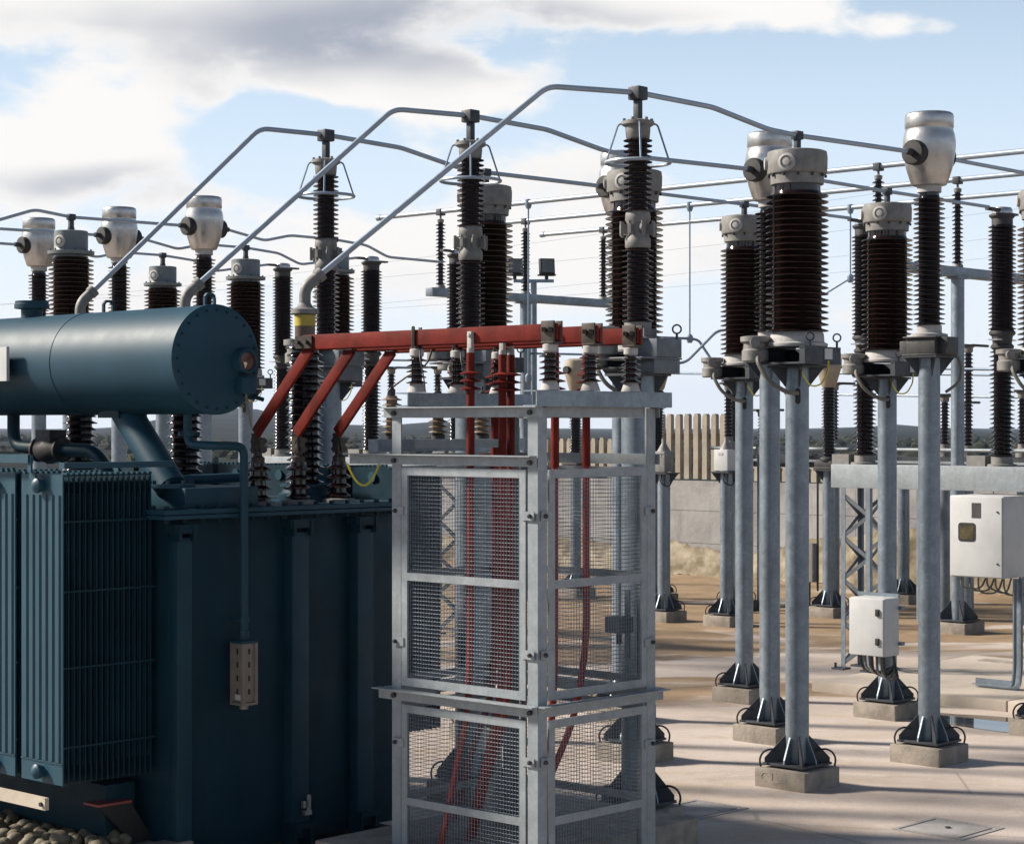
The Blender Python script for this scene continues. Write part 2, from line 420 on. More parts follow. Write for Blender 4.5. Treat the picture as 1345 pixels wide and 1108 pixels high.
def far_wood():
    rnd = random.Random(11); bm = bmesh.new(); bmesh.ops.create_icosphere(bm, subdivisions=1, radius=1.0)
    base_v = [v.co.copy() for v in bm.verts]; base_f = [tuple(v.index for v in f.verts) for f in bm.faces]; bm.free()
    m = MB()
    for k in range(900):
        az = rnd.uniform(-0.36, 0.36); r = 190 + 520 * rnd.random() ** 1.5
        if 0.12 < az < 0.16 and rnd.random() < 0.6: continue
        h = rnd.uniform(0.35, 0.9) * (0.4 + r / 420); c = Vector((r * math.sin(az), r * math.cos(az), -1.4 + h * 0.25))
        w_ = h * rnd.uniform(0.9, 2.0)
        m.add([c + Vector((v.x * w_ * rnd.uniform(0.75, 1.2), v.y * w_, v.z * h * rnd.uniform(0.7, 1.2))) for v in base_v], base_f)
    tag(m.build('far_scrub', scrubm, smooth=False), kind='stuff')
far_wood()

def build_wall():
    base = Vector((3.0, 35.0, 0)); th = 0.3
    A = base + D2 * 14; B = base - D2 * 16
    def seg(m, a, b, z0, z1, w=th, off=0.0):
        a = Vector(a) + D1 * (off + w / 2); b = Vector(b) + D1 * (off + w / 2)
        m.bar((a.x, a.y, (z0 + z1) / 2), (b.x, b.y, (z0 + z1) / 2), w, z1 - z0)
    wt = thing('retaining_wall', 'grey streaked concrete retaining wall along the back of the yard', 'wall', base)
    inv = Matrix.Translation(-base)
    L = 0.0; n = 0
    # shuttered lifts and bays: each cast panel a piece with a recessed joint
    for row, (z0, z1) in enumerate(((-0.4, 0.525), (0.532, 1.085), (1.092, 1.60))):
        s = -16.0
        while s < 14:
            m = MB(); e = min(s + 2.5, 14)
            seg(m, D2 * (s + 0.004), D2 * (e - 0.004), z0, z1, 0.3, random.uniform(-0.006, 0.006))
            m.build('panel', concw, wt, smooth=False); s = e
    m = MB(); seg(m, D2 * -16, D2 * 14, -0.4, 1.585, 0.24, 0.04); m.build('core', concw, wt, smooth=False)
    # pale fences of precast staves on the wall
    def fence(s0, s1, z1, label, z0=1.60):
        ft = thing('pale_fence', label, 'fence', base + D2 * s0 + Vector((0, 0, z0)), TH, 'precast pale fences on the wall')
        h = z1 - z0; w = 0.105; pitch = 0.195
        pm = MB(); d = 0.09
        # a stave with a bevelled top
        poly = [(0.10, -w / 2, 0.03), (0.10, w / 2, 0.03), (0.10, w / 2, h - 0.07), (0.10, w / 2 - 0.03, h), (0.10, -w / 2 + 0.02, h), (0.10, -w / 2, h - 0.03)]
        pm.prism(poly, (d, 0, 0)); proto = pm.build('pale', concp, ft, smooth=False)
        k = 0; s = pitch / 2
        while s < s1 - s0:
            if k == 0: proto.location = (0, s, 0)
            else: share(proto, ft, (random.uniform(-0.008, 0.008), s, random.uniform(-0.012, 0.012)), random.uniform(-0.03, 0.03))
            s += pitch; k += 1
        r = MB()
        r.span((0.2, 0, h * 0.12), (0.26, s1 - s0, h * 0.12 + 0.1))
        r.span((0.2, 0, h * 0.62), (0.26, s1 - s0, h * 0.62 + 0.1)); r.build_each('rail', concp, ft, smooth=False)
    def s_of(px):   # where the ray through a column meets the wall line
        k = (px - CX) / F
        return (base.x - k * base.y) / (k * D2.y - D2.x)
    fence(s_of(950), s_of(815), 2.76, 'tallest pale fence of concrete staves, on the wall right of the mesh cage')
    fence(s_of(812), s_of(700), 2.33, 'lower pale fence of concrete staves seen through the top of the mesh cage')
    fence(s_of(1110), s_of(953), 1.86, 'short low pale fence behind the posts of the largest grey-capped transformer')
    # crumbling bank of rubble against the foot of the wall
    m = MB(); n = 300; rows = 9; vs = []; fs = []
    for i in range(n + 1):
        s = 13 - 29 * i / n
        top = 0.48 + 0.05 * math.sin(s * 0.8) + 0.05 * math.sin(s * 2.3 + 1) + 0.03 * math.sin(s * 6.1) + (0.45 if s < -1.5 else 0) * min(1, max(0, (-1.5 - s) / 2.5))
        for j in range(rows + 1):
            u = j / rows
            off = -0.02 - 0.30 * u ** 1.2; z = top * (1 - u) ** 0.8 - 0.01
            jit = 0.025 if 0 < j < rows else 0.03
            p = base + D2 * s + D1 * (off + random.uniform(-jit, jit)); vs.append((p.x, p.y, z + random.uniform(-jit, jit)))
    for i in range(n):
        for j in range(rows):
            a = i * (rows + 1) + j; fs.append((a, a + 1, a + rows + 2, a + rows + 1))
    m.add(vs, fs); o = m.build('rubble_bank', rockm); tag(o, kind='structure')
build_wall()

def chamfer_box(name, a, b, m, parent=None, bevel=0.012, rough=0.0):
    k = MB(); k.span(a, b); return k.build(name, m, parent, bevel=bevel)

def build_slab():
    a = Vector((2.88, 19.4, 0))
    # raised slab under the breaker frame, cast in bays
    root = bpy.data.objects.new('raised_slab', None); COL.objects.link(root); root.location = a; root.rotation_euler = (0, 0, TH)
    tag(root, kind='structure')
    for i in range(4):
        y1 = -2.1 * i; y0 = y1 - 2.09
        chamfer_box('bay', (0, y0, -0.05), (3.0, y1, 0.10), slabm, root, 0.015)
    k = MB(); c = G(1285, 947); n = 40; vs = []
    for i in range(n):
        an = 2 * math.pi * i / n; rr = 1 + 0.18 * math.sin(3 * an + 1) + 0.12 * math.sin(5 * an)
        v = c + D2 * (1.05 * rr * math.cos(an)) + D1 * (0.36 * rr * math.sin(an)); vs.append((v.x, v.y, 0.004))
    k.add(vs, [tuple(range(n))]); structure(k.build('puddle', waterm, smooth=False))
    q = G(1283, 880); o = chamfer_box('kerb', (0, -2.2, 0), (0.16, 0, 0.11), concf, None, 0.01); o.location = q; o.rotation_euler = (0, 0, TH)
    structure(o)
    # cover plates let into the ground
    for i, (px, py, w, l, lab) in enumerate(((1245, 1088, 0.46, 0.46, 'square grey access cover let into the ground in the bottom right corner'),
                                           (915, 1063, 0.5, 0.4, 'grey access cover lying beside the concrete plinth behind the cage'))):
        c = G(px, py); t = thing('access_cover', lab, 'cover', c, TH, 'access covers in the ground')
        chamfer_box('cover_plate', (-w / 2 + 0.03, -l / 2 + 0.03, -0.02), (w / 2 - 0.03, l / 2 - 0.03, 0.006), coverm, t, 0.002)
        f = MB(); 
        for sx in (-1, 1):
            f.box((sx * (w / 2 + 0.01), 0, 0), (0.03, l + 0.05, 0.012)); f.box((0, sx * (l / 2 + 0.01), -0.001), (w - 0.01, 0.03, 0.012))
        f.build('frame', coverm, t, smooth=False)
        if i == 0:
            f = MB(); f.lathe([(0.02, 0), (0.018, 0.01)], 10, (0, 0, 0.005)); f.build('lifting_key', castd, t)
build_slab()

# ------------------------------------------------------------------ support columns
def eye_bolt(m, p, r=0.028):
    pts = [Vector(p) + Vector((r * math.sin(a) * 0.707, -r * math.sin(a) * 0.707, 0.04 + r - r * math.cos(a))) for a in [2 * math.pi * k / 10 for k in range(10)]]
    m.path(pts, 0.006, 5, closed=True); m.cyl(p, Vector(p) + Vector((0, 0, 0.045)), 0.008, 6)

_col_parts = {}
def support_column(pos, ztop, label, r=0.083, hole=True):
    t = thing('support_column', label, 'post', (pos[0], pos[1], 0), TH, 'galvanised posts carrying the switchgear')
    key = (round(ztop, 2), r, hole)
    if key in _col_parts:
        for ch in _col_parts[key].children: copy_tree(ch, t)
        return t
    chamfer_box('footing', (-0.215, -0.215, -0.06), (0.215, 0.215, 0.135), concf, t, 0.012)
    chamfer_box('base_plate', (-0.175, -0.175, 0.150), (0.175, 0.175, 0.168), galvd, t, 0.002)
    m = MB(); m.lathe([(r, 0.168), (r, ztop)], 28); m.build('pole', galv, t)
    m = MB()
    for k in range(4):
        a = k * math.pi / 2; m.lathe([(0.014, 0.13), (0.014, 0.152)], 6, (0.15 * math.cos(a + .785), 0.15 * math.sin(a + .785), 0))
    m.build('levelling_nuts', castd, t)
    g = MB(); g.prism([(r * 0.96, -0.006, 0.168), (0.232, -0.006, 0.168), (0.232, -0.006, 0.20), (r * 0.98, -0.006, 0.36)], (0, 0.012, 0)); g0 = g.build('gusset', galvd, t, smooth=False)
    g0.rotation_euler = (0, 0, R(45))
    for k in range(1, 4): share(g0, t, (0, 0, 0), R(45 + 90 * k))
    g = MB(); g.prism([(r * 0.96, -0.006, 0.168), (0.165, -0.006, 0.168), (0.16, -0.006, 0.195), (r * 1.08, -0.006, 0.35)], (0, 0.012, 0)); g1 = g.build('gusset', galv, t, smooth=False)
    for k in range(1, 4): share(g1, t, (0, 0, 0), R(90 * k))
    m = MB()
    for sgn in (1, -1):
        d = Vector((1, -1, 0)).normalized() * sgn if sgn > 0 else Vector((-1, 1, 0)).normalized()
        n = Vector((-1, -1, 0)).normalized() * 0.02
        pts = [d * 0.13 + n + Vector((0, 0, 0.25)), d * 0.2 + n + Vector((0, 0, 0.265)), d * 0.25 + n + Vector((0, 0, 0.24)), d * 0.272 + n + Vector((0, 0, 0.19)), d * 0.262 + n + Vector((0, 0, 0.14))]
        m.path(fillet(pts, 0.05), 0.0075, 6)
    m.build_each('earth_cable', cableb, t)
    if hole:
        m = MB(); c = Vector((-0.78, -0.62, 0)).normalized(); u = Vector((-c.y, c.x, 0))
        vs = []; zc = ztop - 0.20
        pts = []
        for k in range(20):
            a = 2 * math.pi * k / 20; x = 0.019 * math.cos(a); zz = 0.022 * math.sin(a) + (0.035 if math.sin(a) > 0 else -0.035)
            pts.append(c * (math.sqrt(r * r - x * x) + 0.003) + u * x + Vector((0, 0, zc + zz)))
        m.prism(pts, -c * 0.02); m.build('cable_hole', blackm, t, smooth=False)
    # head plate and hanging brackets
    m = MB(); m.box((0, 0, ztop + 0.008), (0.30, 0.30, 0.016)); 
    for k in range(4):
        a = R(45 + 90 * k); c = Vector((math.cos(a), math.sin(a), 0)); u = Vector((-c.y, c.x, 0))
        m.prism([c * (r * 0.97) - u * 0.005 + Vector((0, 0, ztop)), c * 0.19 - u * 0.005 + Vector((0, 0, ztop)), c * (r * 0.97) - u * 0.005 + Vector((0, 0, ztop - 0.14))], u * 0.010)
    m.build('head_bracket', galvd, t, smooth=False)
    _col_parts[key] = t
    return t

# ------------------------------------------------------------------ insulators and instrument transformers
def ins_profile(z0, z1, rc, rs, n, taper=1.0, alt=1.0):
    p = (z1 - z0) / n; pr = [(rc, z0)]
    for i in range(n):
        z = z0 + i * p; k = 1 + (taper - 1) * i / n; q = alt if i % 2 else 1.0
        rr = rc * k; ro = (rc + (rs - rc) * q) * k
        pr += [(rr, z + 0.10 * p), (ro * 0.985, z + 0.16 * p), (ro, z + 0.24 * p), (ro * 0.985, z + 0.32 * p), (rr * 1.04, z + 0.62 * p)]
    pr.append((rc * taper, z1)); return pr

def voltage_transformer(label, pos, variant=0):
    t = thing('voltage_transformer', label, 'transformer', (pos[0], pos[1], 0), TH, 'grey-capped voltage transformers')
    # steel cradle on the post head (z 2.975 up)
    m = MB()
    m.box((0, 0, 2.984), (0.44, 0.44, 0.014))
    for sy in (-1, 1):
        m.box((0, sy * 0.215, 3.045), (0.44, 0.008, 0.108)); m.box((0, sy * 0.195, 3.095), (0.44, 0.046, 0.008))
        if sy > 0: m.box((0.216, 0, 3.045), (0.008, 0.422, 0.108))
        m.box((-0.19, sy * 0.19, 3.045), (0.05, 0.04, 0.106))
    m.build('cradle', galvd, t, smooth=False)
    m = MB(); m.lathe([(0.21, 3.102), (0.215, 3.11), (0.215, 3.125), (0.192, 3.135), (0.187, 3.195), (0.178, 3.205)], 32)
    m.build('foot_ring', castl, t)
    m = MB(); eye_bolt(m, (0.20, -0.20, 3.10)); m.build('lifting_eye', galvd, t); m = MB(); eye_bolt(m, (-0.13, -0.20, 3.10)); m.build('lifting_eye', galvd, t)
    m = MB(); m.lathe([(0.085, 2.995), (0.095, 3.005), (0.095, 3.075), (0.082, 3.09), (0.082, 3.125), (0.105, 3.14), (0.105, 3.175), (0.07, 3.18)], 18, (-0.20, 0.22, 0))
    m.lathe([(0.035, 0), (0.035, 0.06)], 12, (-0.275, 0.17, 3.13), (-0.7, -0.6, 0))
    m.build('terminal_box', cast, t)
    m = MB()
    m.box((0.06, -0.2235, 3.05), (0.09, 0.008, 0.075)); m.build('rating_plate', whitep, t, smooth=False)
    m = MB(); m.lathe(ins_profile(3.205, 4.20, 0.168, 0.222, 23), 40); m.lathe([(0.165, 4.19), (0.165, 4.26)], 36)
    m.build('insulator', porcelain, t)
    m = MB()
    if variant == 0:
        m.lathe([(0.172, 4.245), (0.186, 4.25), (0.190, 4.315), (0.206, 4.325), (0.212, 4.345), (0.214, 4.44), (0.208, 4.48), (0.19, 4.487)], 40); cm = cast
    else:
        m.lathe([(0.18, 4.225), (0.225, 4.23), (0.228, 4.262), (0.17, 4.268), (0.165, 4.275), (0.165, 4.455), (0.155, 4.462)], 36); cm = greyp
    m.build('cap', cm, t)
    # oil gauge boss on the cap, looking at the yard entrance
    d = Vector((-0.9, -0.25, 0)).normalized(); rr = 0.200 if variant == 0 else 0.150; zc = 4.39 if variant == 0 else 4.35
    m = MB(); q = d * rr
    m.lathe([(0.062, 0), (0.062, 0.024), (0.044, 0.03), (0.044, 0.018), (0.030, 0.018), (0.026, 0.034), (0.012, 0.036)], 20, (q.x, q.y, zc), d)
    if variant == 0:
        d2 = Vector((-0.62, 0.78, 0)); q2 = d2 * rr
        m.lathe([(0.045, 0), (0.045, 0.03), (0.02, 0.035)], 14, (q2.x, q2.y, zc + 0.01), d2)
    m.build_each('oil_gauge', castl, t)
    m = MB()
    for k in range(12):
        a = 2 * math.pi * k / 12 + 0.13; m.lathe([(0.009, 0), (0.009, 0.02)], 6, (0.2 * math.cos(a), 0.2 * math.sin(a), 4.298 if variant == 0 else 4.26))
    m.build('cap_bolts', castd, t)
    m = MB(); m.box((0, 0, 4.53), (0.05, 0.035, 0.11)); m.box((0, 0, 4.60), (0.075, 0.06, 0.06)); m.lathe([(0.035, 4.462), (0.035, 4.50)], 10)
    m.build('terminal', galvd, t, bevel=0.006)
    m = MB(); pts = [(-0.22, 0.17, 3.05), (-0.30, 0.13, 3.0), (-0.27, 0.06, 2.86), (-0.17, -0.03, 2.78), (-0.07, -0.055, 2.775)]
    m.path(fillet(pts, 0.08), 0.016, 8); m.build('conduit', cableg, t)
    m = MB(); pts = [(0.05, -0.23, 3.0), (0.04, -0.235, 2.92), (0.0, -0.2, 2.83), (-0.05, -0.15, 2.82), (-0.10, -0.12, 2.9), (-0.12, -0.1, 2.98)]
    m.path(fillet(pts, 0.08), 0.006, 6); m.build('earth_wire', yellowm, t)
    return t

def current_transformer(label, pos):
    t = thing('current_transformer', label, 'transformer', (pos[0], pos[1], 0), TH, 'silver-headed current transformers')
    m = MB(); m.box((0, 0, 3.083), (0.30, 0.30, 0.012)); m.box((0, 0, 3.15), (0.25, 0.25, 0.12))
    m.box((-0.02, 0.165, 3.14), (0.14, 0.08, 0.10)); m.box((0.0, -0.165, 3.15), (0.16, 0.08, 0.13))
    m.box((0, 0, 3.215), (0.29, 0.29, 0.012)); m.build('base', castd, t, bevel=0.006)
    m = MB(); m.lathe([(0.14, 3.221), (0.14, 3.24), (0.095, 3.25), (0.095, 3.305), (0.085, 3.31)], 28); m.build('foot_ring', castl, t)
    m = MB(); m.lathe(ins_profile(3.31, 4.29, 0.078, 0.122, 27, alt=0.82), 32); m.lathe([(0.076, 4.28), (0.076, 4.33)], 24); m.build('insulator', porcelain2, t)
    m = MB(); m.lathe([(0.092, 4.315), (0.092, 4.37)], 24); m.build('neck_collar', castl, t)
    m = MB(); m.lathe([(0.10, 4.365), (0.128, 4.37), (0.138, 4.385), (0.175, 4.50), (0.192, 4.60), (0.199, 4.66), (0.199, 4.70), (0.190, 4.755), (0.180, 4.785), (0.181, 4.80), (0.184, 4.805), (0.184, 4.89), (0.178, 4.907), (0.165, 4.916), (0.02, 4.926)], 44)
    m.build('head', alu, t)
    for s in (-1, 1):
        m = MB(); q = Vector((s, 0, 0))
        m.lathe([(0.095, 0.14), (0.095, 0.235), (0.086, 0.245), (0.04, 0.248)], 26, (0, 0, 4.60), q); b = m.build('terminal_disc', blackm, t)
        m = MB(); m.cyl((s * 0.245, 0, 4.60), (s * 0.32, 0, 4.60), 0.026, 12); m.build('stud', castd, b)
    m = MB(); pts = [(0.06, -0.16, 3.12), (0.1, -0.22, 3.02), (0.12, -0.2, 2.88), (0.07, -0.10, 2.80)]
    m.path(fillet(pts, 0.08), 0.012, 7); m.build('conduit', cableg, t)
    return t

def surge_arrester(label, pos):
    t = thing('surge_arrester', label, 'arrester', (pos[0], pos[1], 0), TH, 'surge arresters with wire rings')
    m = MB(); m.box((0, 0, 2.97), (0.40, 0.40, 0.012))
    m.box((0.06, -0.07, 2.925), (0.26, 0.24, 0.10)); m.box((0.07, -0.09, 3.035), (0.25, 0.22, 0.115)); m.build('bracket', dull, t, bevel=0.004)
    m = MB(); m.lathe([(0.135, 3.093), (0.135, 3.105), (0.10, 3.115), (0.085, 3.16), (0.088, 3.2)], 24)
    for k in range(6):
        a = k * math.pi / 3; m.box((0.095 * math.cos(a), 0.095 * math.sin(a), 3.135), (0.05, 0.012, 0.05), a)
    m.build('foot_casting', cast, t)
    m = MB(); eye_bolt(m, (0.17, -0.18, 3.09)); m.build('lifting_eye', galvd, t)
    m = MB(); m.lathe([(0.07, 2.99), (0.085, 3.0), (0.085, 3.07), (0.07, 3.08), (0.07, 3.12), (0.095, 3.13), (0.095, 3.17), (0.06, 3.175)], 16, (-0.15, 0.15, 0)); m.build('discharge_counter', cast, t)
    m = MB(); m.lathe(ins_profile(3.2, 3.68, 0.064, 0.098, 14), 30); m.lathe(ins_profile(3.90, 4.38, 0.060, 0.093, 14), 30)
    m.build('insulator', porcelain, t)
    m = MB(); m.lathe([(0.075, 3.67), (0.082, 3.68), (0.082, 3.73), (0.070, 3.75), (0.070, 3.83), (0.082, 3.85), (0.078, 3.90), (0.066, 3.92)], 24)
    for k in range(8):
        a = k * math.pi / 4 + 0.2; c = Vector((math.cos(a), math.sin(a), 0))
        m.box((0.09 * c.x, 0.09 * c.y, 3.79), (0.055, 0.022, 0.06), a); m.lathe([(0.011, 3.745), (0.011, 3.84)], 6, (0.108 * c.x, 0.108 * c.y, 0))
    m.build('joint_casting', cast, t)
    m = MB(); m.lathe([(0.066, 4.36), (0.075, 4.37), (0.08, 4.42), (0.08, 4.44), (0.105, 4.455), (0.105, 4.475), (0.075, 4.485), (0.02, 4.49)], 24)
    for k in range(6):
        a = k * math.pi / 3 + 0.3; m.lathe([(0.010, 4.45), (0.010, 4.495)], 6, (0.088 * math.cos(a), 0.088 * math.sin(a), 0))
    m.build('head_casting', cast, t)
    m = MB(); m.box((0, 0, 4.545), (0.045, 0.045, 0.13)); m.box((0, 0, 4.655), (0.095, 0.09, 0.085)); m.build('clamp', galvd, t, bevel=0.008)
    m = MB(); n = 40
    m.path([(0.205 * math.cos(2 * math.pi * k / n), 0.205 * math.sin(2 * math.pi * k / n), 4.215) for k in range(n)], 0.0115, 8, closed=True)
    m.build('grading_ring', tubem, t)
    m = MB()
    for k in range(4):
        a = R(45 + 90 * k) ; c = Vector((math.cos(a), math.sin(a), 0))
        m.path(fillet([c * 0.09 + Vector((0, 0, 4.465)), c * 0.125 + Vector((0, 0, 4.455)), c * 0.20 + Vector((0, 0, 4.225))], 0.02), 0.0065, 6)
    m.build_each('ring_stay', bluecable, t)
    return t

def breaker_pole(label, pos, zb=2.16):
    t = thing('breaker_pole', label, 'breaker', (pos[0], pos[1], 0), TH, 'circuit breaker poles')
    m = MB(); m.lathe([(0.14, zb), (0.14, zb + 0.02), (0.105, zb + 0.025), (0.105, zb + 0.09), (0.09, zb + 0.10)], 24)
    m.box((0.0, 0.24, zb + 0.05), (0.16, 0.2, 0.10)); m.build('foot_casting', cast, t)
    m = MB(); m.lathe(ins_profile(zb + 0.10, 3.28, 0.080, 0.122, 24, alt=0.85), 28); m.lathe(ins_profile(3.46, 4.47, 0.098, 0.132, 26), 28)
    m.build('insulator', porcelain2, t)
    m = MB(); m.lathe([(0.085, 3.27), (0.11, 3.29), (0.11, 3.31), (0.09, 3.33), (0.10, 3.40), (0.125, 3.42), (0.125, 3.44), (0.10, 3.47)], 26)
    m.build('middle_flange', castd, t)
    m = MB(); m.box((0, 0, 3.365), (0.36, 0.10, 0.012)); m.build('lower_terminal', alu, t, smooth=False)
    m = MB(); m.lathe([(0.10, 4.46), (0.10, 4.52), (0.125, 4.545), (0.125, 4.56), (0.10, 4.57)], 26)
    m.box((-0.16, 0, 4.60), (0.20, 0.07, 0.025)); m.box((0.16, 0, 4.575), (0.18, 0.07, 0.02)); m.build('upper_terminal', castd, t)
    m = MB(); m.lathe([(0.098, 4.57), (0.098, 4.60), (0.085, 4.625), (0.03, 4.635)], 26); m.build('dome', alu, t)
    return t

# positions of the two bays
STEP = Vector((-1.07, 1.04, 0))
ARR = [Vector((0.80, 12.82, 0)) + STEP * i * 1.0 for i in range(3)]
ARR = [Vector((0.80, 12.82, 0)), Vector((-0.283, 13.77, 0)), Vector((-1.354, 14.68, 0))]
VT1 = [Vector((2.02, 14.29, 0)), Vector((0.933, 15.40, 0)), Vector((-0.213, 16.37, 0))]
CTS = [Vector((3.17, 15.33, 0)), Vector((2.09, 16.36, 0)), Vector((0.95, 17.50, 0))]
VT2 = [Vector((4.40, 16.66, 0)), Vector((3.29, 17.69, 0)), Vector((2.155, 18.72, 0))]
BRK = [Vector((5.72, 18.20, 0)), Vector((4.68, 19.26, 0)), Vector((3.55, 20.30, 0))]
BAY = Vector((-6.36, 5.57, 0))
BRK_FAR = [BRK[0] + BAY, BRK[1] + BAY + Vector((-0.05, 0, 0)), BRK[2] + BAY + Vector((-0.13, 0, 0))]

arr_lab = ['rightmost ringed surge arrester, over the end of the red bars', 'middle ringed surge arrester, above the middle of the red bars', 'leftmost ringed surge arrester, between the conservator and the mesh cage']
vt1_lab = ['largest ribbed brown transformer under a grey cap, right of centre', 'brown ribbed transformer with grey cap directly behind the rightmost ringed arrester', 'brown ribbed transformer with grey cap just right of the middle ringed arrester']
ct_lab = ['silver-headed transformer at the right, its whole head clear against the blue sky', 'silver-headed transformer half hidden behind the largest grey cap', 'silver-headed transformer mostly hidden behind the rightmost ringed arrester']
vt2_lab = ['grey-capped transformer cut off by the right edge of the photo', 'grey-capped transformer just left of the clear silver head', 'grey-capped transformer standing left of the largest ribbed one, before the fence']
pre = ['post under the rightmost ringed surge arrester, behind the cage', 'post under the middle ringed surge arrester, seen through the cage', 'post under the leftmost ringed surge arrester, beside the tank']
def place(make, plist, labels):
    first = None
    for p, l in zip(plist, labels):
        if first is None: o = first = make(l, p)
        else:
            o = copy_tree(first); o.location = (p.x, p.y, 0); o['label'] = l
    return first
place(surge_arrester, ARR, arr_lab)
for p, l in zip(ARR, pre): support_column(p, 2.86, 'round galvanised ' + l, r=0.105, hole=False)
vt_proto = place(voltage_transformer, VT1 + VT2, vt1_lab + vt2_lab)
for p, l in zip(VT1 + VT2, ['front galvanised post on its footing, under the largest grey-capped transformer', 'galvanised post under the grey-capped transformer behind the rightmost ringed arrester', 'galvanised post under the grey-capped transformer right of the middle ringed arrester',
                        'galvanised post cut off by the right edge, behind the puddle', 'galvanised post carrying the small white control box', 'galvanised post left of the front post, under the small grey-capped transformer']):
    support_column(p, 2.955, l)
def chalk():
    q = VT1[0]; t = thing('chalk_mark', 'faint pale chalk scribble on the footing of the front post', 'mark', (q.x, q.y, 0), TH)
    cm = mat('pale_chalk', (0.36, 0.33, 0.28), 0.9)
    x = -0.2165; m = MB()
    m.path([(x, 0.115 + 0.035 * math.cos(a), 0.078 + 0.03 * math.sin(a)) for a in [R(60 + 22 * k) for k in range(-1, 11)]][::-1] if False else [(x, 0.12 + 0.034 * math.sin(a), 0.076 + 0.03 * math.cos(a)) for a in [R(-30 + 20 * k) for k in range(12)]], 0.0022, 5); m.build('stroke', cm, t)
    m = MB(); m.path(fillet([(x, 0.065, 0.108), (x, 0.06, 0.05), (x, 0.0, 0.045)], 0.012), 0.0022, 5); m.build('stroke', cm, t)
chalk()
ct_proto = place(current_transformer, CTS, ct_lab)
for p, l in zip(CTS, ['galvanised post under the clear silver head, in front of the big beam', 'galvanised post close behind and left of the front post', 'galvanised post seen behind the upper right of the cage']):
    support_column(p, 3.06, l, hole=False)

# second bay, farther left and farther off
place(lambda l, p: voltage_transformer(l, p, 1), [VT1[0] + BAY] + [p + BAY for p in VT2],
      ['grey-capped transformer left of the first elbow, above the conservator flange', 'grey-capped transformer behind the leftmost ringed arrester, almost hidden',
       'grey-capped transformer behind the right end of the conservator', 'small grey-capped transformer above the conservator, between two silver heads'])
for i, p in enumerate([VT1[0] + BAY] + [p + BAY for p in VT2]):
    support_column(p, 2.955, ['far post under the large grey cap at the left edge', 'far post behind the leftmost ringed arrester', 'far post behind the conservator end, under a grey cap', 'far post behind the conservator, between two silver heads'][i])
for i, p in enumerate(CTS):
    p = p + BAY; o = copy_tree(ct_proto); o.location = (p.x, p.y, 0)
    o['label'] = ['far silver-headed transformer above the right end of the conservator', 'far silver-headed transformer at the middle of the conservator', 'far silver-headed transformer at the left edge of the photo'][i]
    support_column(p, 3.06, ['far post below the silver head at the conservator end', 'far post below the silver head over the conservator middle', 'far post below the silver head at the left edge'][i], hole=False)

# ------------------------------------------------------------------ breakers on their beam
def breaker_frame(pos_list, label, leg_label=None):
    c = pos_list[2]
    t = thing('breaker_stand', label, 'frame', (c.x, c.y, 0), TH, 'breaker stands')
    L = (pos_list[0] - pos_list[2]).length
    m = MB(); y0, y1 = -L - 0.35, 0.30
    m.span((-0.16, y0, 1.925), (0.16, y1, 2.16)); m.build('beam', galvl, t, bevel=0.006)
    for yc in (0.0, -L - 0.05):
        lt = MB(); hw = 0.17
        for sx in (-1, 1):
            for sy in (-1, 1):
                lt.angle_iron((sx * hw, yc + sy * hw, 0.10), (sx * hw, yc + sy * hw, 1.925), (-sx, 0, 0), (0, -sy, 0), 0.05, 0.006)
        leg = bpy.data.objects.new('lattice_tower', None); COL.objects.link(leg); leg.parent = t
        lt.build_each('leg', galv, leg, smooth=False)
        br = MB(); n = 8; h = 1.7 / n
        for face in range(4):
            for k in range(n):
                z0 = 0.16 + k * h; z1 = z0 + h; d = 1 if (k + face) % 2 else -1
                o = hw - 0.008
                if face < 2:
                    x = (o if face else -o); br.bar((x, yc - d * hw * 0.9, z0), (x, yc + d * hw * 0.9, z1), 0.038, 0.006, up=(1, 0, 0.01))
                else:
                    y = yc + (o if face == 3 else -o); br.bar((-d * hw * 0.9, y, z0), (d * hw * 0.9, y, z1), 0.038, 0.006, up=(0, 1, 0.01))
        br.build_each('bracing', dull, leg, smooth=False)
        ft = MB()
        for sx in (-1, 1):
            for sy in (-1, 1): ft.box((sx * hw, yc + sy * hw, 0.112), (0.14, 0.14, 0.02)); ft.lathe([(0.013, 0.12), (0.013, 0.17)], 6, (sx * (hw + 0.04), yc + sy * (hw + 0.04), 0))
        ft.build('foot_bolts', galvd, leg, smooth=False)
    return t
breaker_frame(BRK, 'broad galvanised breaker beam on lattice legs, behind the white cabinet')
breaker_frame(BRK_FAR, 'far breaker beam behind the red bars and the cage')
place(breaker_pole, BRK + BRK_FAR,
      ['breaker column cut off at the right edge of the photo', 'two-stage breaker column right of the clear silver head', 'two-stage breaker column left of the small white-box post',
       'far breaker column behind the middle ringed arrester', 'far breaker column standing alone right of the leftmost ringed arrester', 'far breaker column just left of the leftmost ringed arrester'])

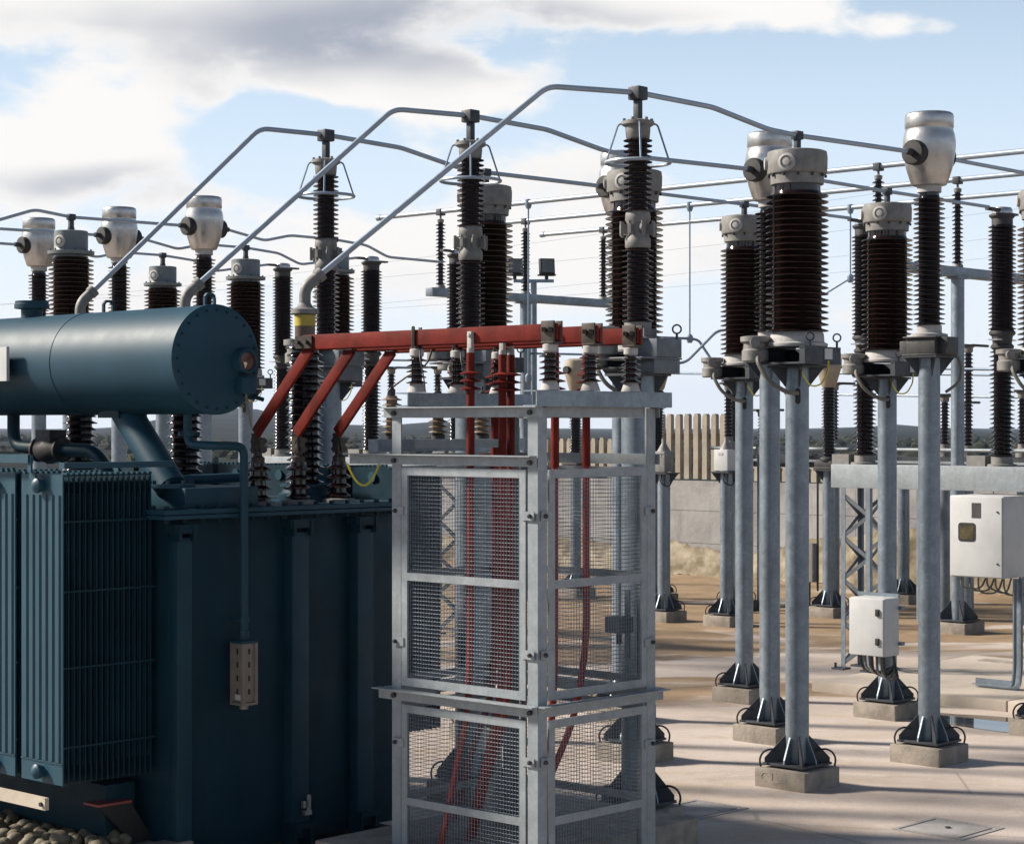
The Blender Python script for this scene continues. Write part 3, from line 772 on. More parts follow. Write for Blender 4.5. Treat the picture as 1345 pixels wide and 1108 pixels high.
def cabinet():
    c = BRK[1] - D1 * 0.16
    t = thing('control_cabinet', 'large white control cabinet with a round-cornered window, hung under the beam', 'cabinet', (0, 0, 0), TH)
    # beside breaker column, hung on the frame
    p = P(1318, 700, 18.6); t.location = (p.x, p.y, 0)
    m = MB(); m.span((0, 0, 1.135), (0.62, 0.56, 1.895)); m.build('body', whitep, t, bevel=0.008)
    m = MB(); m.span((-0.018, 0.008, 1.145), (0.004, 0.552, 1.885)); d = m.build('door', whitep, t, bevel=0.005)
    m = MB(); hw, hh, rr = 0.092, 0.088, 0.03; pts = []
    for cx_, cz_, a0 in ((hw - rr, hh - rr, 0), (-hw + rr, hh - rr, 90), (-hw + rr, -hh + rr, 180), (hw - rr, -hh + rr, 270)):
        for k in range(5):
            a = R(a0 + 22.5 * k); pts.append(Vector((-0.021, 0.37 + cx_ + rr * math.cos(a), 1.555 + cz_ + rr * math.sin(a))))
    m.prism(pts, (0.014, 0, 0)); fr = m.build('window_frame', blackm, d, smooth=False)
    m = MB(); m.prism([Vector((-0.024, 0.37 + (q.y - 0.37) * 0.78, 1.555 + (q.z - 1.555) * 0.78)) for q in pts], (0.006, 0, 0)); m.build('window', windowm, d, smooth=False)
    m = MB(); m.span((-0.021, 0.225, 1.69), (-0.006, 0.32, 1.83)); m.build('label_plate', castd, d, smooth=False)
    m = MB()
    for z in (1.27, 1.75): m.lathe([(0.009, 0), (0.009, 0.01)], 8, (-0.018, 0.05, z), (-1, 0, 0))
    m.build_each('lock', blackm, d)
    m = MB()
    for k in range(6):
        x = 0.1 + 0.07 * k; y = 0.5 - 0.05 * k
        m.path(fillet([(x, y, 1.135), (x, y, 1.03 - 0.03 * (k % 3)), (x + 0.15, y - 0.12, 1.0 - 0.02 * k), (x + 0.3, y - 0.1, 1.135)], 0.1), 0.009, 6)
    m.build_each('hanging_cable', cableg, t)
    # cable riser from the slab
    q = G(1338, 905, 0.1); t2 = thing('cable_riser', 'grey perforated cable riser bending onto the slab below the white cabinet', 'cable tray', (q.x, q.y, 0), TH)
    m = MB()
    pts = fillet([(-0.05, 0.42, 0.13), (-0.05, 0.10, 0.13), (-0.05, 0.0, 0.13), (-0.05, -0.02, 0.3), (-0.05, -0.02, 1.13)], 0.14, 8)
    for a, b in zip(pts[:-1], pts[1:]): m.bar(a, b, 0.10, 0.012, up=(1, 0, 0))
    for a, b in zip(pts[:-1], pts[1:]):
        for s in (-1, 1):
            o = Vector((s * 0.052, 0, 0)); m.bar(a + o, b + o, 0.05, 0.004, up=(0, 0.3, 1))
    m.build('tray', galv, t2, smooth=False)
cabinet()

def small_box():
    c = VT2[1]; t = thing('junction_box', 'small white control box with two black latches strapped to a post', 'box', (c.x, c.y, 0), TH)
    m = MB(); x0, x1 = -0.33, -0.10; y0, y1 = -0.185, 0.165
    m.span((x0, y0, 0.56), (x1, y1, 1.06)); m.build('body', whitep, t, bevel=0.008)
    m = MB(); m.span((x0 - 0.022, y0 + 0.004, 0.566), (x0 + 0.003, y1 - 0.004, 1.054)); d = m.build('door', whitep, t, bevel=0.006)
    for z in (0.69, 0.94):
        m = MB(); m.box((x0 - 0.03, y0 + 0.055, z), (0.018, 0.035, 0.06)); m.build('latch', blackm, d, bevel=0.004)
    m = MB(); 
    for z in (0.66, 0.97): m.box((-0.09, 0.0, z), (0.05, 0.44, 0.03))
    m.box((-0.095, 0.03, 1.075), (0.02, 0.42, 0.03)); m.build_each('mounting_rail', galv, t, smooth=False)
    for k in range(7):
        m = MB(); y = 0.12 - 0.04 * k; x = -0.24 + 0.01 * (k % 3)
        m.path(fillet([(x, y, 0.565), (x, y - 0.01, 0.44 - 0.012 * k), (x + 0.03, y - 0.13, 0.395 - 0.006 * k), (-0.12, -0.16, 0.46), (-0.1, -0.12, 0.58)], 0.06), 0.011, 6)
        m.build('cable', cableg if k % 3 else cableb, t)
small_box()

# ------------------------------------------------------------------ tubular conductors between the apparatus
def conductor(label, pts, r=0.0205, fil=0.07, group='tubular conductors along the bays', m=tubem):
    r *= 0.88
    k = MB(); k.path(fillet(pts, fil), r, 12); o = k.build('conductor_tube', m); return tag(o, label, 'conductor', group)
BUSH = [W(0.7, s) for s in (2.562, 3.742, 4.91)]
def v(p, z): return Vector((p.x, p.y, z))
names = ['front', 'middle', 'back']
for i in range(3):
    b, a, vt, ct, v2, bk = BUSH[i], ARR[i], VT1[i], CTS[i], VT2[i], BRK[i]
    bend = a.lerp(b, 0.28)
    el = v(b, 3.385)
    dirn = (v(bend, 4.675) - el).normalized()
    conductor(['tube climbing from the yellow-banded bushing over the rightmost ringed arrester to the clear silver head',
               'tube climbing from the conservator end over the middle ringed arrester',
               'tube climbing from the leftmost elbow over the leftmost ringed arrester'][i],
              [el + dirn * 0.05, v(bend, 4.675), v(a, 4.66), v(a.lerp(vt, 0.44), 4.67), v(a.lerp(vt, 0.80), 4.60), v(vt, 4.60), v(ct - D1 * 0.31, 4.60)])
    conductor(['tube leaving the clear silver head towards the right edge of the photo', 'tube from the half hidden silver head past a grey cap to the breaker column',
               'tube from the hidden silver head past the small grey cap to the left breaker column'][i],
              [v(ct + D1 * 0.31, 4.60), v(v2, 4.60), v(bk - D1 * 0.25, 4.615)], 0.018)
for i in range(3):
    a, vt, ct, v2 = [p[i] + BAY for p in (ARR, VT1, CTS, VT2)]; bk = BRK_FAR[i]
    pts = [v(vt - D1 * 1.9, 4.35), v(vt - D1 * 0.85, 4.50), v(vt - D1 * 0.42, 4.64), v(vt, 4.60), v(ct - D1 * 0.31, 4.60)] if i == 0 else [v(vt - D1 * 0.4, 4.62), v(vt, 4.60), v(ct - D1 * 0.31, 4.60)]
    conductor(['far tube bent down at the left edge, reaching the silver head by the conservator end', 'far tube running left from the silver head over the conservator middle', 'far tube running left from the silver head at the left edge'][i], pts, 0.018)
    pts = [v(ct + D1 * 0.31, 4.60), v(ct.lerp(v2, 0.45), 4.52), v(ct.lerp(v2, 0.65), 4.60), v(v2, 4.60), v(v2.lerp(bk, 0.25), 4.57), v(v2.lerp(bk, 0.42), 4.46), v(bk - D1 * 0.25, 4.60 if i else 4.46)]
    conductor(['far kinked tube passing behind the leftmost ringed arrester to the middle one', 'far kinked tube ending at the lone breaker column by the leftmost arrester', 'far tube kinked above the conservator, between the silver heads'][i], pts, 0.017)

# ------------------------------------------------------------------ transformer
def build_transformer():
    t = thing('power_transformer', 'large dark blue transformer with radiators and a drum on top, at the left', 'transformer', W(0, 0), TH)
    T0, T1, S0, S1 = -0.60, 1.12, 2.20, 5.75
    m = MB(); m.span((T0, S0, 0.14), (T1, S1, 2.03)); tank = m.build('tank', blued, t, bevel=0.01)
    # flange and cover
    m = MB(); m.span((T0 - 0.09, S0 - 0.09, 2.032), (T1 + 0.09, S1 + 0.09, 2.054)); m.build('flange', bluem, tank, bevel=0.003)
    m = MB(); m.span((T0 - 0.085, S0 - 0.085, 2.058), (T1 + 0.085, S1 + 0.085, 2.085)); m.build('lid', bluem, tank, bevel=0.004)
    m = MB()
    x = T0 - 0.05
    while x < T1 + 0.07:
        m.lathe([(0.016, 2.085), (0.016, 2.105)], 6, (x, S0 - 0.05, 0)); m.lathe([(0.016, 2.01), (0.016, 2.032)], 6, (x, S0 - 0.05, 0)); x += 0.12
    y = S0 + 0.07
    while y < S1:
        m.lathe([(0.016, 2.085), (0.016, 2.105)], 6, (T0 - 0.05, y, 0)); y += 0.12
    m.build('flange_bolts', blued, tank)
    for tx, w_ in ((-0.545, 0.10), (0.29, 0.13), (0.80, 0.13)):
        m = MB(); m.span((tx - w_ / 2, S0 - 0.075, 0.16), (tx + w_ / 2, S0 + 0.005, 1.93)); m.build('stiffener', ribm, tank, bevel=0.006)
        m = MB(); m.box((tx, S0 - 0.05, 1.98), (w_ + 0.05, 0.09, 0.05)); m.box((tx - w_ / 2, S0 - 0.06, 1.955), (0.02, 0.09, 0.09)); m.box((tx + w_ / 2, S0 - 0.06, 1.955), (0.02, 0.09, 0.09)); m.build('lifting_lug', blued, tank, smooth=False)
        m = MB(); m.box((tx, S0 - 0.06, 0.24), (w_ + 0.03, 0.14, 0.03)); m.box((tx - 0.06, S0 - 0.05, 0.17), (0.02, 0.12, 0.12)); m.box((tx + 0.06, S0 - 0.05, 0.17), (0.02, 0.12, 0.12)); m.build('jacking_pad', blued, tank, smooth=False)
    m = MB(); m.box((0.315, S0 - 0.10, 0.31), (0.05, 0.03, 0.025)); m.lathe([(0.012, 0), (0.012, 0.09)], 8, (0.33, S0 - 0.10, 0.32)); m.box((0.29, S0 - 0.1, 0.36), (0.02, 0.02, 0.04)); m.build('earth_clamp', alu, tank)
    # skids under the tank
    m = MB()
    for xx in (T0 + 0.25, T1 - 0.25): m.span((xx - 0.12, S0 - 0.1, 0.0), (xx + 0.12, S1 + 0.1, 0.138))
    m.build_each('skid', castd, t, smooth=False)
    m = MB(); m.span((-0.50, S0 - 0.02, 2.085), (0.02, S0 + 0.9, 2.20)); m.build('turret_box', bluem, tank, bevel=0.008)
    # end corner: sloping bracket with a red shelf under the radiators
    m = MB(); m.prism([(-0.95, 2.35, 0.48), (-0.74, 2.35, 0.48), (-0.55, 2.35, 0.2), (-0.66, 2.35, 0.2)], (0, 0.02, 0)); m.build('bracket', blackm, t, smooth=False); m = MB(); m.box((-0.85, 2.41, 0.488), (0.22, 0.14, 0.012)); m.build('bracket_shelf', redpad, t, smooth=False)
    m = MB(); m.span((-0.86, 2.42, 0.30), (-0.66, 5.6, 0.58)); m.build('side_beam', blued, t, bevel=0.01)
    # radiators
    zb, zt = 0.64, 2.285; pitch = 0.0355; nf = 17; wf = 0.385
    fin = None; outer = None
    def radiator(tx0, s0, sgn, n_=nf):
        nonlocal fin, outer
        r = bpy.data.objects.new('radiator', None); COL.objects.link(r); r.parent = t; r.location = (tx0, s0, 0)
        if fin is None:
            m = MB(); w2 = wf
            # pressed plate: thin rim, thicker middle
            poly = [(-0.003, 0, zb), (0.003, 0, zb), (0.003, 0, zt), (-0.003, 0, zt)]
            m.prism([(-0.004, 0, zb), (-0.004, wf, zb), (-0.004, wf, zt), (-0.004, 0, zt)], (0.008, 0, 0))
            m.prism([(-0.009, 0.012, zb + 0.10), (-0.009, wf - 0.012, zb + 0.10), (-0.009, wf - 0.012, zt - 0.10), (-0.009, 0.012, zt - 0.10)], (0.018, 0, 0))
            fin = m.build('fin', blued, r, smooth=False)  # darker than the outer fin: shade of the stack put into the colour
            m = MB(); m.prism([(-0.004, 0, zb), (-0.004, wf, zb), (-0.004, wf, zt), (-0.004, 0, zt)], (0.010, 0, 0))
            nfl = 6; wfl = (wf - 0.02) / nfl
            for k in range(nfl):
                y0 = 0.01 + k * wfl + 0.004; y1 = y0 + wfl - 0.008
                m.prism([(-0.004, y0, zb + 0.12), (-0.013, y0 + 0.008, zb + 0.135), (-0.013, y0 + 0.008, zt - 0.125), (-0.004, y0, zt - 0.11)], (0, 0.0001, 0)) if False else None
                m.prism([(-0.004, y0, zt - 0.11), (-0.0125, y0 + 0.010, zt - 0.11), (-0.0125, y1 - 0.010, zt - 0.11), (-0.004, y1, zt - 0.11)], (0, 0, -(zt - zb - 0.23)))
            m.prism([(-0.0045, 0.0, zb + 0.11), (-0.0045, wf, zb + 0.11), (-0.0045, wf, zb + 0.118), (-0.0045, 0, zb + 0.118)], (-0.005, 0, 0))
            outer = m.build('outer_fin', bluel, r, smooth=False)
        for k in range(n_):
            x = sgn * (0.005 + k * pitch)
            if k == 0 and sgn > 0:
                o = outer if outer.parent is r else share(outer, r)
                o.location = (x, 0, 0)
            else:
                o = fin if (fin.parent is r and fin.location.x == 0) else share(fin, r)
                o.location = (x, 0, 0)
        m = MB(); e = sgn * (0.005 + (n_ - 1) * pitch + 0.02)
        for z in (zt - 0.06, zb + 0.06):
            m.cyl((-sgn * 0.03, wf / 2, z), (e, wf / 2, z), 0.033, 14)
            m.lathe([(0.04, 0), (0.04, 0.02), (0.02, 0.035)], 14, (-sgn * 0.02, wf / 2, z), (-sgn, 0, 0))
        m.build_each('header_pipe', bluel, r)
        m = MB()
        for z in (zt - 0.25, zt - 0.62, zb + 0.62, zb + 0.20): m.bar((0, -0.012, z), (e, -0.012, z), 0.006, 0.010)
        m.build_each('tie_rod', blued, r, smooth=False)  # dark colour carries the same painted shade as the fins
        m = MB()
        for k in range(1, n_): m.box((sgn * (0.005 + k * pitch), 0.03, zt + 0.004), (pitch * 0.55, 0.05, 0.012))
        m.build('fin_caps', bluel, r, smooth=False)
        return r
    s = 2.28
    for k in range(8):
        radiator(-1.232, s, 1); s += wf + 0.062
    s = 2.30
    for k in range(7):
        radiator(1.12 + 0.48, s, -1, 12); s += wf + 0.062
    # brace bars round the top of the near radiators and the pale skirting strip below
    m = MB(); m.span((-1.26, 2.22, 2.318), (-0.55, 2.27, 2.35)); m.span((-1.30, 2.50, 2.345), (-1.265, 5.8, 2.39)); m.build_each('radiator_brace', bluel, t, smooth=False)
    m = MB(); m.box((-1.285, 2.50, 2.34), (0.012, 0.03, 0.09)); m.lathe([(0.03, 0), (0.03, 0.012)], 14, (-1.262, 2.50, 2.27), (-1, 0, 0)); m.build('hook', bluel, t)
    m = MB(); m.span((-1.26, 2.40, 0.50), (-1.235, 5.6, 0.565)); m.build('skirting_strip', creamp, t, smooth=False)
    m = MB(); m.lathe([(0.012, 0), (0.012, 0.012)], 8, (-1.26, 2.43, 0.53), (-1, 0, 0)); m.build('strip_bolt', blackm, t)
    # conservator drum
    ct, cz, cr = -0.45, 2.906, 0.298
    c0, c1 = 1.968, 6.2
    m = MB(); m.lathe([(cr, 0.018), (cr, 1.15), (cr + 0.003, 1.152), (cr + 0.003, 1.168), (cr, 1.17), (cr, c1 - c0)], 72, (ct, c0, cz), (0, 1, 0)); con = m.build('conservator', bluem, t)
    m = MB(); m.lathe([(0.02, -0.006), (cr - 0.03, -0.004), (cr - 0.004, 0.0), (cr + 0.004, 0.004), (cr + 0.004, 0.022)], 72, (ct, c0, cz), (0, 1, 0)); m.build('end_cover', bluem, con)
    m = MB()
    for k in range(24):
        a = 2 * math.pi * k / 24; m.lathe([(0.008, 0.0), (0.008, 0.008)], 6, (ct + (cr - 0.028) * math.cos(a), c0 - 0.002, cz + (cr - 0.028) * math.sin(a)), (0, -1, 0))
    m.build('cover_bolts', blued, con)
    # oil level gauge with amber face, and its junction box
    gx, gz = ct + 0.178, cz - 0.005
    m = MB(); m.lathe([(0.075, 0), (0.075, 0.018), (0.068, 0.03), (0.068, 0.05), (0.058, 0.055), (0.052, 0.05), (0.052, 0.04), (0.01, 0.04)], 28, (gx, c0 - 0.003, gz), (0, -1, 0)); g = m.build('oil_gauge', bluem, con)
    m = MB(); m.lathe([(0.052, 0.0405), (0.03, 0.046), (0.005, 0.048)], 24, (gx, c0 - 0.003, gz), (0, -1, 0)); m.build('gauge_face', glassm, g)
    m = MB(); m.prism([(gx - 0.03, c0 - 0.053, gz - 0.005), (gx - 0.005, c0 - 0.053, gz - 0.01), (gx - 0.02, c0 - 0.053, gz - 0.042)], (0, 0.004, 0)); m.build('needle', ivory, g, smooth=False)
    m = MB(); m.box((gx + 0.0, c0 - 0.035, gz - 0.135), (0.10, 0.06, 0.09)); m.build('gauge_box', bluem, con, bevel=0.006)
    m = MB(); m.path(sag((gx - 0.005, c0 - 0.04, gz - 0.18), (gx + 0.05, c0 - 0.02, gz - 0.36), 0.01), 0.007, 6); m.build('gauge_cable', cableg, con)
    # filler flange, lifting eyes, drain cock
    m = MB(); m.lathe([(0.065, 0), (0.065, 0.055), (0.105, 0.06), (0.105, 0.085), (0.10, 0.09), (0.10, 0.105), (0.02, 0.107)], 24, (ct - 0.02, 3.72, cz + cr - 0.012)); m.build('filler_flange', bluem, con)
    m = MB()
    for yy in (c0 + 0.06, c0 + 1.0, c0 + 2.6):
        pts = [(-0.032, 0, 0), (0.032, 0, 0), (0.032, 0, 0.05), (0.018, 0, 0.068), (-0.018, 0, 0.068), (-0.032, 0, 0.05)]
        for a, b in zip(pts[1:], pts[2:] + [pts[0]]): m.bar(Vector(a) + Vector((ct, yy, cz + cr - 0.006)), Vector(b) + Vector((ct, yy, cz + cr - 0.006)), 0.014, 0.016, up=(0, 1, 0))
    m.build('lifting_eye', bluem, con, smooth=False)['kind'] = 'stuff'
    m = MB(); m.box((ct + 0.26, c0 + 0.02, cz - 0.19), (0.07, 0.02, 0.05)); m.lathe([(0.012, 0), (0.012, 0.06)], 8, (ct + 0.27, c0 + 0.01, cz - 0.20), (1, -0.3, -0.3)); m.build('drain_cock', blued, con)
    m = MB(); m.span((ct - 0.365, 3.46, cz - 0.10), (ct - 0.345, 4.2, cz + 0.10)); pl = m.build('notice_plate', whitep, con, smooth=False)
    m = MB(); m.box((ct - 0.32, 3.56, cz + 0.03), (0.06, 0.03, 0.03)); m.box((ct - 0.32, 4.1, cz + 0.03), (0.06, 0.03, 0.03)); m.build_each('plate_bracket', bluem, con, smooth=False)
    # cradle legs: fat sloping pipes bolted to the cover
    for (sa, sb) in ((2.36, 2.78), (4.25, 4.67)):
        foot = Vector((-0.46, sa, 2.20)); top = Vector((ct, sb + 0.05, 2.66))
        m = MB(); m.cyl(foot, top, 0.088, 24); lg = m.build('support_arm', bluem, t)
        m = MB(); m.lathe([(0.135, 0), (0.135, 0.022)], 24, foot - Vector((0, 0, 0.002))); 
        for k in range(8):
            a = k * math.pi / 4; m.lathe([(0.012, 0.02), (0.012, 0.04)], 6, foot + Vector((0.115 * math.cos(a), 0.115 * math.sin(a), 0)))
        m.build('foot_flange', bluem, lg)
        m = MB(); m.bar((ct - 0.11, sb + 0.02, 2.635), (ct + 0.12, sb + 0.02, 2.635), 0.16, 0.05); m.box((ct, sb + 0.05, 2.605), (0.20, 0.2, 0.03)); m.build('saddle', blued, lg, smooth=False)
    # pipe with relay between drum and cover
    m = MB(); m.path(fillet([(ct, 3.95, 2.64), (ct, 3.95, 2.42), (ct, 3.45, 2.40), (ct + 0.02, 3.12, 2.40), (ct + 0.1, 2.95, 2.09)], 0.1), 0.038, 12); m.build('oil_pipe', blued, t)
    m = MB(); m.lathe([(0.075, -0.13), (0.075, -0.11), (0.06, -0.11), (0.07, -0.08), (0.085, 0), (0.07, 0.08), (0.06, 0.11), (0.075, 0.11), (0.075, 0.13)], 20, (ct, 3.55, 2.40), (0, 1, 0)); m.box((ct, 3.55, 2.48), (0.12, 0.15, 0.08)); m.build('gas_relay', blackm, t, bevel=0.004)
    # breather pipe and canister
    px_, ps = -0.167, 2.08
    m = MB(); m.path(fillet([(ct + 0.02, 2.25, 2.62), (ct + 0.02, 2.25, 2.44), (ct + 0.06, 2.08, 2.435), (px_, ps, 2.43), (px_, ps, 1.40)], 0.06, 7), 0.024, 14); m.build('breather_pipe', bluem, t)
    m = MB(); m.lathe([(0.04, -0.012), (0.04, 0.012)], 14, (ct + 0.02, 2.25, 2.50)); m.cyl((ct - 0.04, 2.25, 2.50), (ct + 0.10, 2.25, 2.50), 0.012, 8); m.lathe([(0.03, 1.445), (0.03, 1.475)], 12, (px_, ps, 0)); m.box((px_, ps + 0.04, 1.46), (0.07, 0.09, 0.012)); m.build('valve', bluem, t)
    m = MB(); m.lathe([(0.03, 1.345), (0.03, 1.40)], 14, (px_, ps, 0)); m.box((px_, ps, 1.338), (0.115, 0.115, 0.016)); br = m.build('breather', bluem, t, bevel=0.003)
    m = MB(); m.span((px_ - 0.045, ps - 0.045, 1.0), (px_ + 0.045, ps + 0.045, 1.33)); m.build('canister', breathm, br, bevel=0.006)
    m = MB()
    for sx, sy in ((-1, -1), (1, -1), (-1, 1), (1, 1)): m.box((px_ + sx * 0.046, ps + sy * 0.046, 1.165), (0.018, 0.018, 0.33))
    m.build_each('tie_bar', breathm, br, smooth=False)
    m = MB()
    for k in range(4):
        z = 1.06 + 0.075 * k; m.box((px_ - 0.0455, ps - 0.0, z), (0.005, 0.012, 0.03)); m.box((px_, ps - 0.0455, z), (0.012, 0.005, 0.03))
    m.build_each('sight_glass', blackm, br, smooth=False)
    m = MB(); m.box((px_, ps, 0.992), (0.11, 0.11, 0.014)); m.lathe([(0.025, 0.96), (0.025, 0.99)], 12, (px_, ps, 0)); m.build('drain_cap', breathm, br)
    m = MB(); m.box((px_ - 0.049, ps - 0.01, 1.03), (0.003, 0.05, 0.03)); m.build('tag', whitep, br, smooth=False)
    # high-voltage bushings
    for i in range(3):
        sy = (2.562, 3.742, 4.91)[i]
        b = bpy.data.objects.new('bushing', None); COL.objects.link(b); b.parent = t; b.location = (0.7, sy, 0)
        m = MB(); m.lathe([(0.16, 2.085), (0.16, 2.13), (0.14, 2.14), (0.13, 2.17), (0.15, 2.175), (0.15, 2.19)], 24); m.build('turret', bluem, b)
        m = MB(); m.lathe(ins_profile(2.19, 3.05, 0.080, 0.118, 19, alt=0.8), 30); m.build('insulator', porcelain2, b)
        m = MB(); m.lathe([(0.062, 3.05), (0.062, 3.15)], 22); m.build('neck', mat('brown_neck', (0.09, 0.055, 0.035), 0.4) if i == 0 else bpy.data.materials['brown_neck'], b)
        m = MB(); m.lathe([(0.064, 3.15), (0.064, 3.215), (0.05, 3.225)], 22); m.build('band', yellowt if i == 0 else cast, b)
        m = MB(); m.lathe([(0.05, 3.21), (0.085, 3.225), (0.085, 3.25), (0.05, 3.265), (0.036, 3.29)], 22); m.build('cap', cast, b)
        bend = ARR[i].lerp(BUSH[i], 0.28); dirn = (Vector((bend.x, bend.y, 4.675)) - Vector((BUSH[i].x, BUSH[i].y, 3.385))).normalized()
        dl = Matrix.Rotation(-TH, 3, 'Z') @ dirn
        m = MB(); m.path(fillet([Vector((0, 0, 3.27)), Vector((0, 0, 3.385)), Vector((0, 0, 3.385)) + dl * 0.13], 0.075, 8), 0.036, 14)
        m.lathe([(0.043, 0), (0.043, 0.04)], 14, Vector((0, 0, 3.385)) + dl * 0.10, dl); m.build('elbow', cast, b)
    # low-voltage bushings
    for i in range(3):
        b = bpy.data.objects.new('low_bushing', None); COL.objects.link(b); b.parent = t; b.location = LV[i]
        m = MB(); m.lathe([(0.10, 2.085), (0.10, 2.105), (0.075, 2.11)], 20); m.build('flange', cast, b)
        m = MB(); m.lathe(ins_profile(2.11, 2.33, 0.045, 0.075, 4), 24); m.build('insulator', porcelain, b)
        m = MB(); m.lathe([(0.04, 2.33), (0.04, 2.36), (0.025, 2.37), (0.022, 2.46)], 14); m.box((0.0, 0.0, 2.43), (0.06, 0.05, 0.09))
        for z in (2.405, 2.455):
            m.lathe([(0.016, -0.045), (0.016, 0.045)], 6, (0.012, 0, z), (1, 0, 0))
            m.lathe([(0.014, -0.045), (0.014, 0.045)], 6, (0, 0.01, z), (0, 1, 0))
        m.build('terminal', copper, b)
    # clutter on the cover seen past the bars
    m = MB(); m.span((0.2, 3.0, 2.086), (0.7, 3.2, 2.16)); m.cyl((-0.3, 3.3, 2.2), (1.0, 3.3, 2.22), 0.03, 10); m.span((0.9, 2.75, 2.086), (1.05, 2.95, 2.3)); m.build_each('cover_piping', bluem, tank)
    return t
LT = (0.09, 0.397, 0.718)              # where the three red bars run along the cage (t)
LV = [Vector((LT[i] + 0.055, 2.335, 0)) for i in range(3)]
build_transformer()

# ------------------------------------------------------------------ red bars, post insulators, mesh cage
def build_bars():
    zc = 3.012
    ends = ['red busbar nearest the viewer, from the leftmost tank bushing to the left clamp', 'middle red busbar, from the middle tank bushing to the middle clamp', 'rearmost red busbar, from the right tank bushing to the rightmost clamp']
    for i in range(3):
        t = thing('busbar', ends[i], 'busbar', W(0, 0), TH, 'red insulated busbars')
        x = LT[i]; L = 1.858
        m = MB(); m.span((x - 0.019, -0.06, zc - 0.041), (x - 0.004, L, zc + 0.041)); m.span((x + 0.004, -0.06, zc - 0.046), (x + 0.019, L, zc + 0.036)); m.build('flat_bar', redm, t, bevel=0.004)
        p0 = Vector((x, L - 0.05, zc - 0.03)); p1 = Vector((LV[i].x - 0.02, LV[i].y - 0.005, 2.50))
        m = MB(); m.bar(p0, p1, 0.022, 0.085, up=(1, 0, 0)) if False else m.bar(p0, p1, 0.070, 0.022, up=(1, 0, 0)); m.build('drop_bar', redm, t, bevel=0.004)
        m = MB(); m.box((x - 0.024, L - 0.02, zc), (0.012, 0.14, 0.07)); 
        for k in (-1, 1): m.lathe([(0.012, 0), (0.012, 0.02)], 6, (x - 0.03, L - 0.02 + 0.035 * k, zc), (-1, 0, 0))
        m.bar((p1.x, p1.y, 2.50), (LV[i].x, LV[i].y, 2.41), 0.06, 0.02, up=(1, 0, 0)); m.build_each('joint_plate', copper, t, smooth=False)
    for i in range(3):
        for j, y in enumerate((0.0, 0.955)):
            lab = [['post insulator under the left end clamp, nearest the cage corner', 'post insulator at the left cage post, in front'],
                   ['post insulator under the middle end clamp on the right beam', 'post insulator behind the front left one, in the middle'],
                   ['post insulator under the rightmost end clamp on the cage', 'rearmost post insulator of the left row, behind the red cables']][i][j]
            t = thing('post_insulator', lab, 'insulator', W(LT[i], y, 2.722), TH, 'post insulators under the red bars')
            m = MB(); m.lathe([(0.052, 0), (0.05, 0.006), (0.042, 0.03), (0.036, 0.045)], 18); m.build('foot', castl, t)
            m = MB(); m.lathe(ins_profile(0.042, 0.19, 0.028, 0.056, 5, alt=0.85), 24); m.build('body', porcelain, t)
            m = MB(); m.lathe([(0.03, 0.187), (0.038, 0.195), (0.038, 0.225), (0.03, 0.232)], 18); m.build('cap', castl, t)
            m = MB()
            if j == 0:
                m.box((-0.029, -0.012, 0.292), (0.012, 0.085, 0.105)); m.box((0.029, -0.012, 0.292), (0.012, 0.085, 0.105)); m.box((0, -0.012, 0.237), (0.07, 0.085, 0.01))
                for k in (-1, 1): m.bar((-0.036, k * 0.022 - 0.012, 0.30), (-0.058, k * 0.022 - 0.03, 0.30), 0.02, 0.022)
            else:
                m.box((-0.026, 0, 0.285), (0.008, 0.022, 0.12)); m.box((0.026, 0, 0.285), (0.008, 0.022, 0.12)); m.box((0, 0, 0.236), (0.06, 0.04, 0.008)); m.lathe([(0.008, 0.22), (0.008, 0.35)], 6, (-0.026, 0, 0))
            m.build('clamp', copper, t, bevel=0.002)
build_bars()

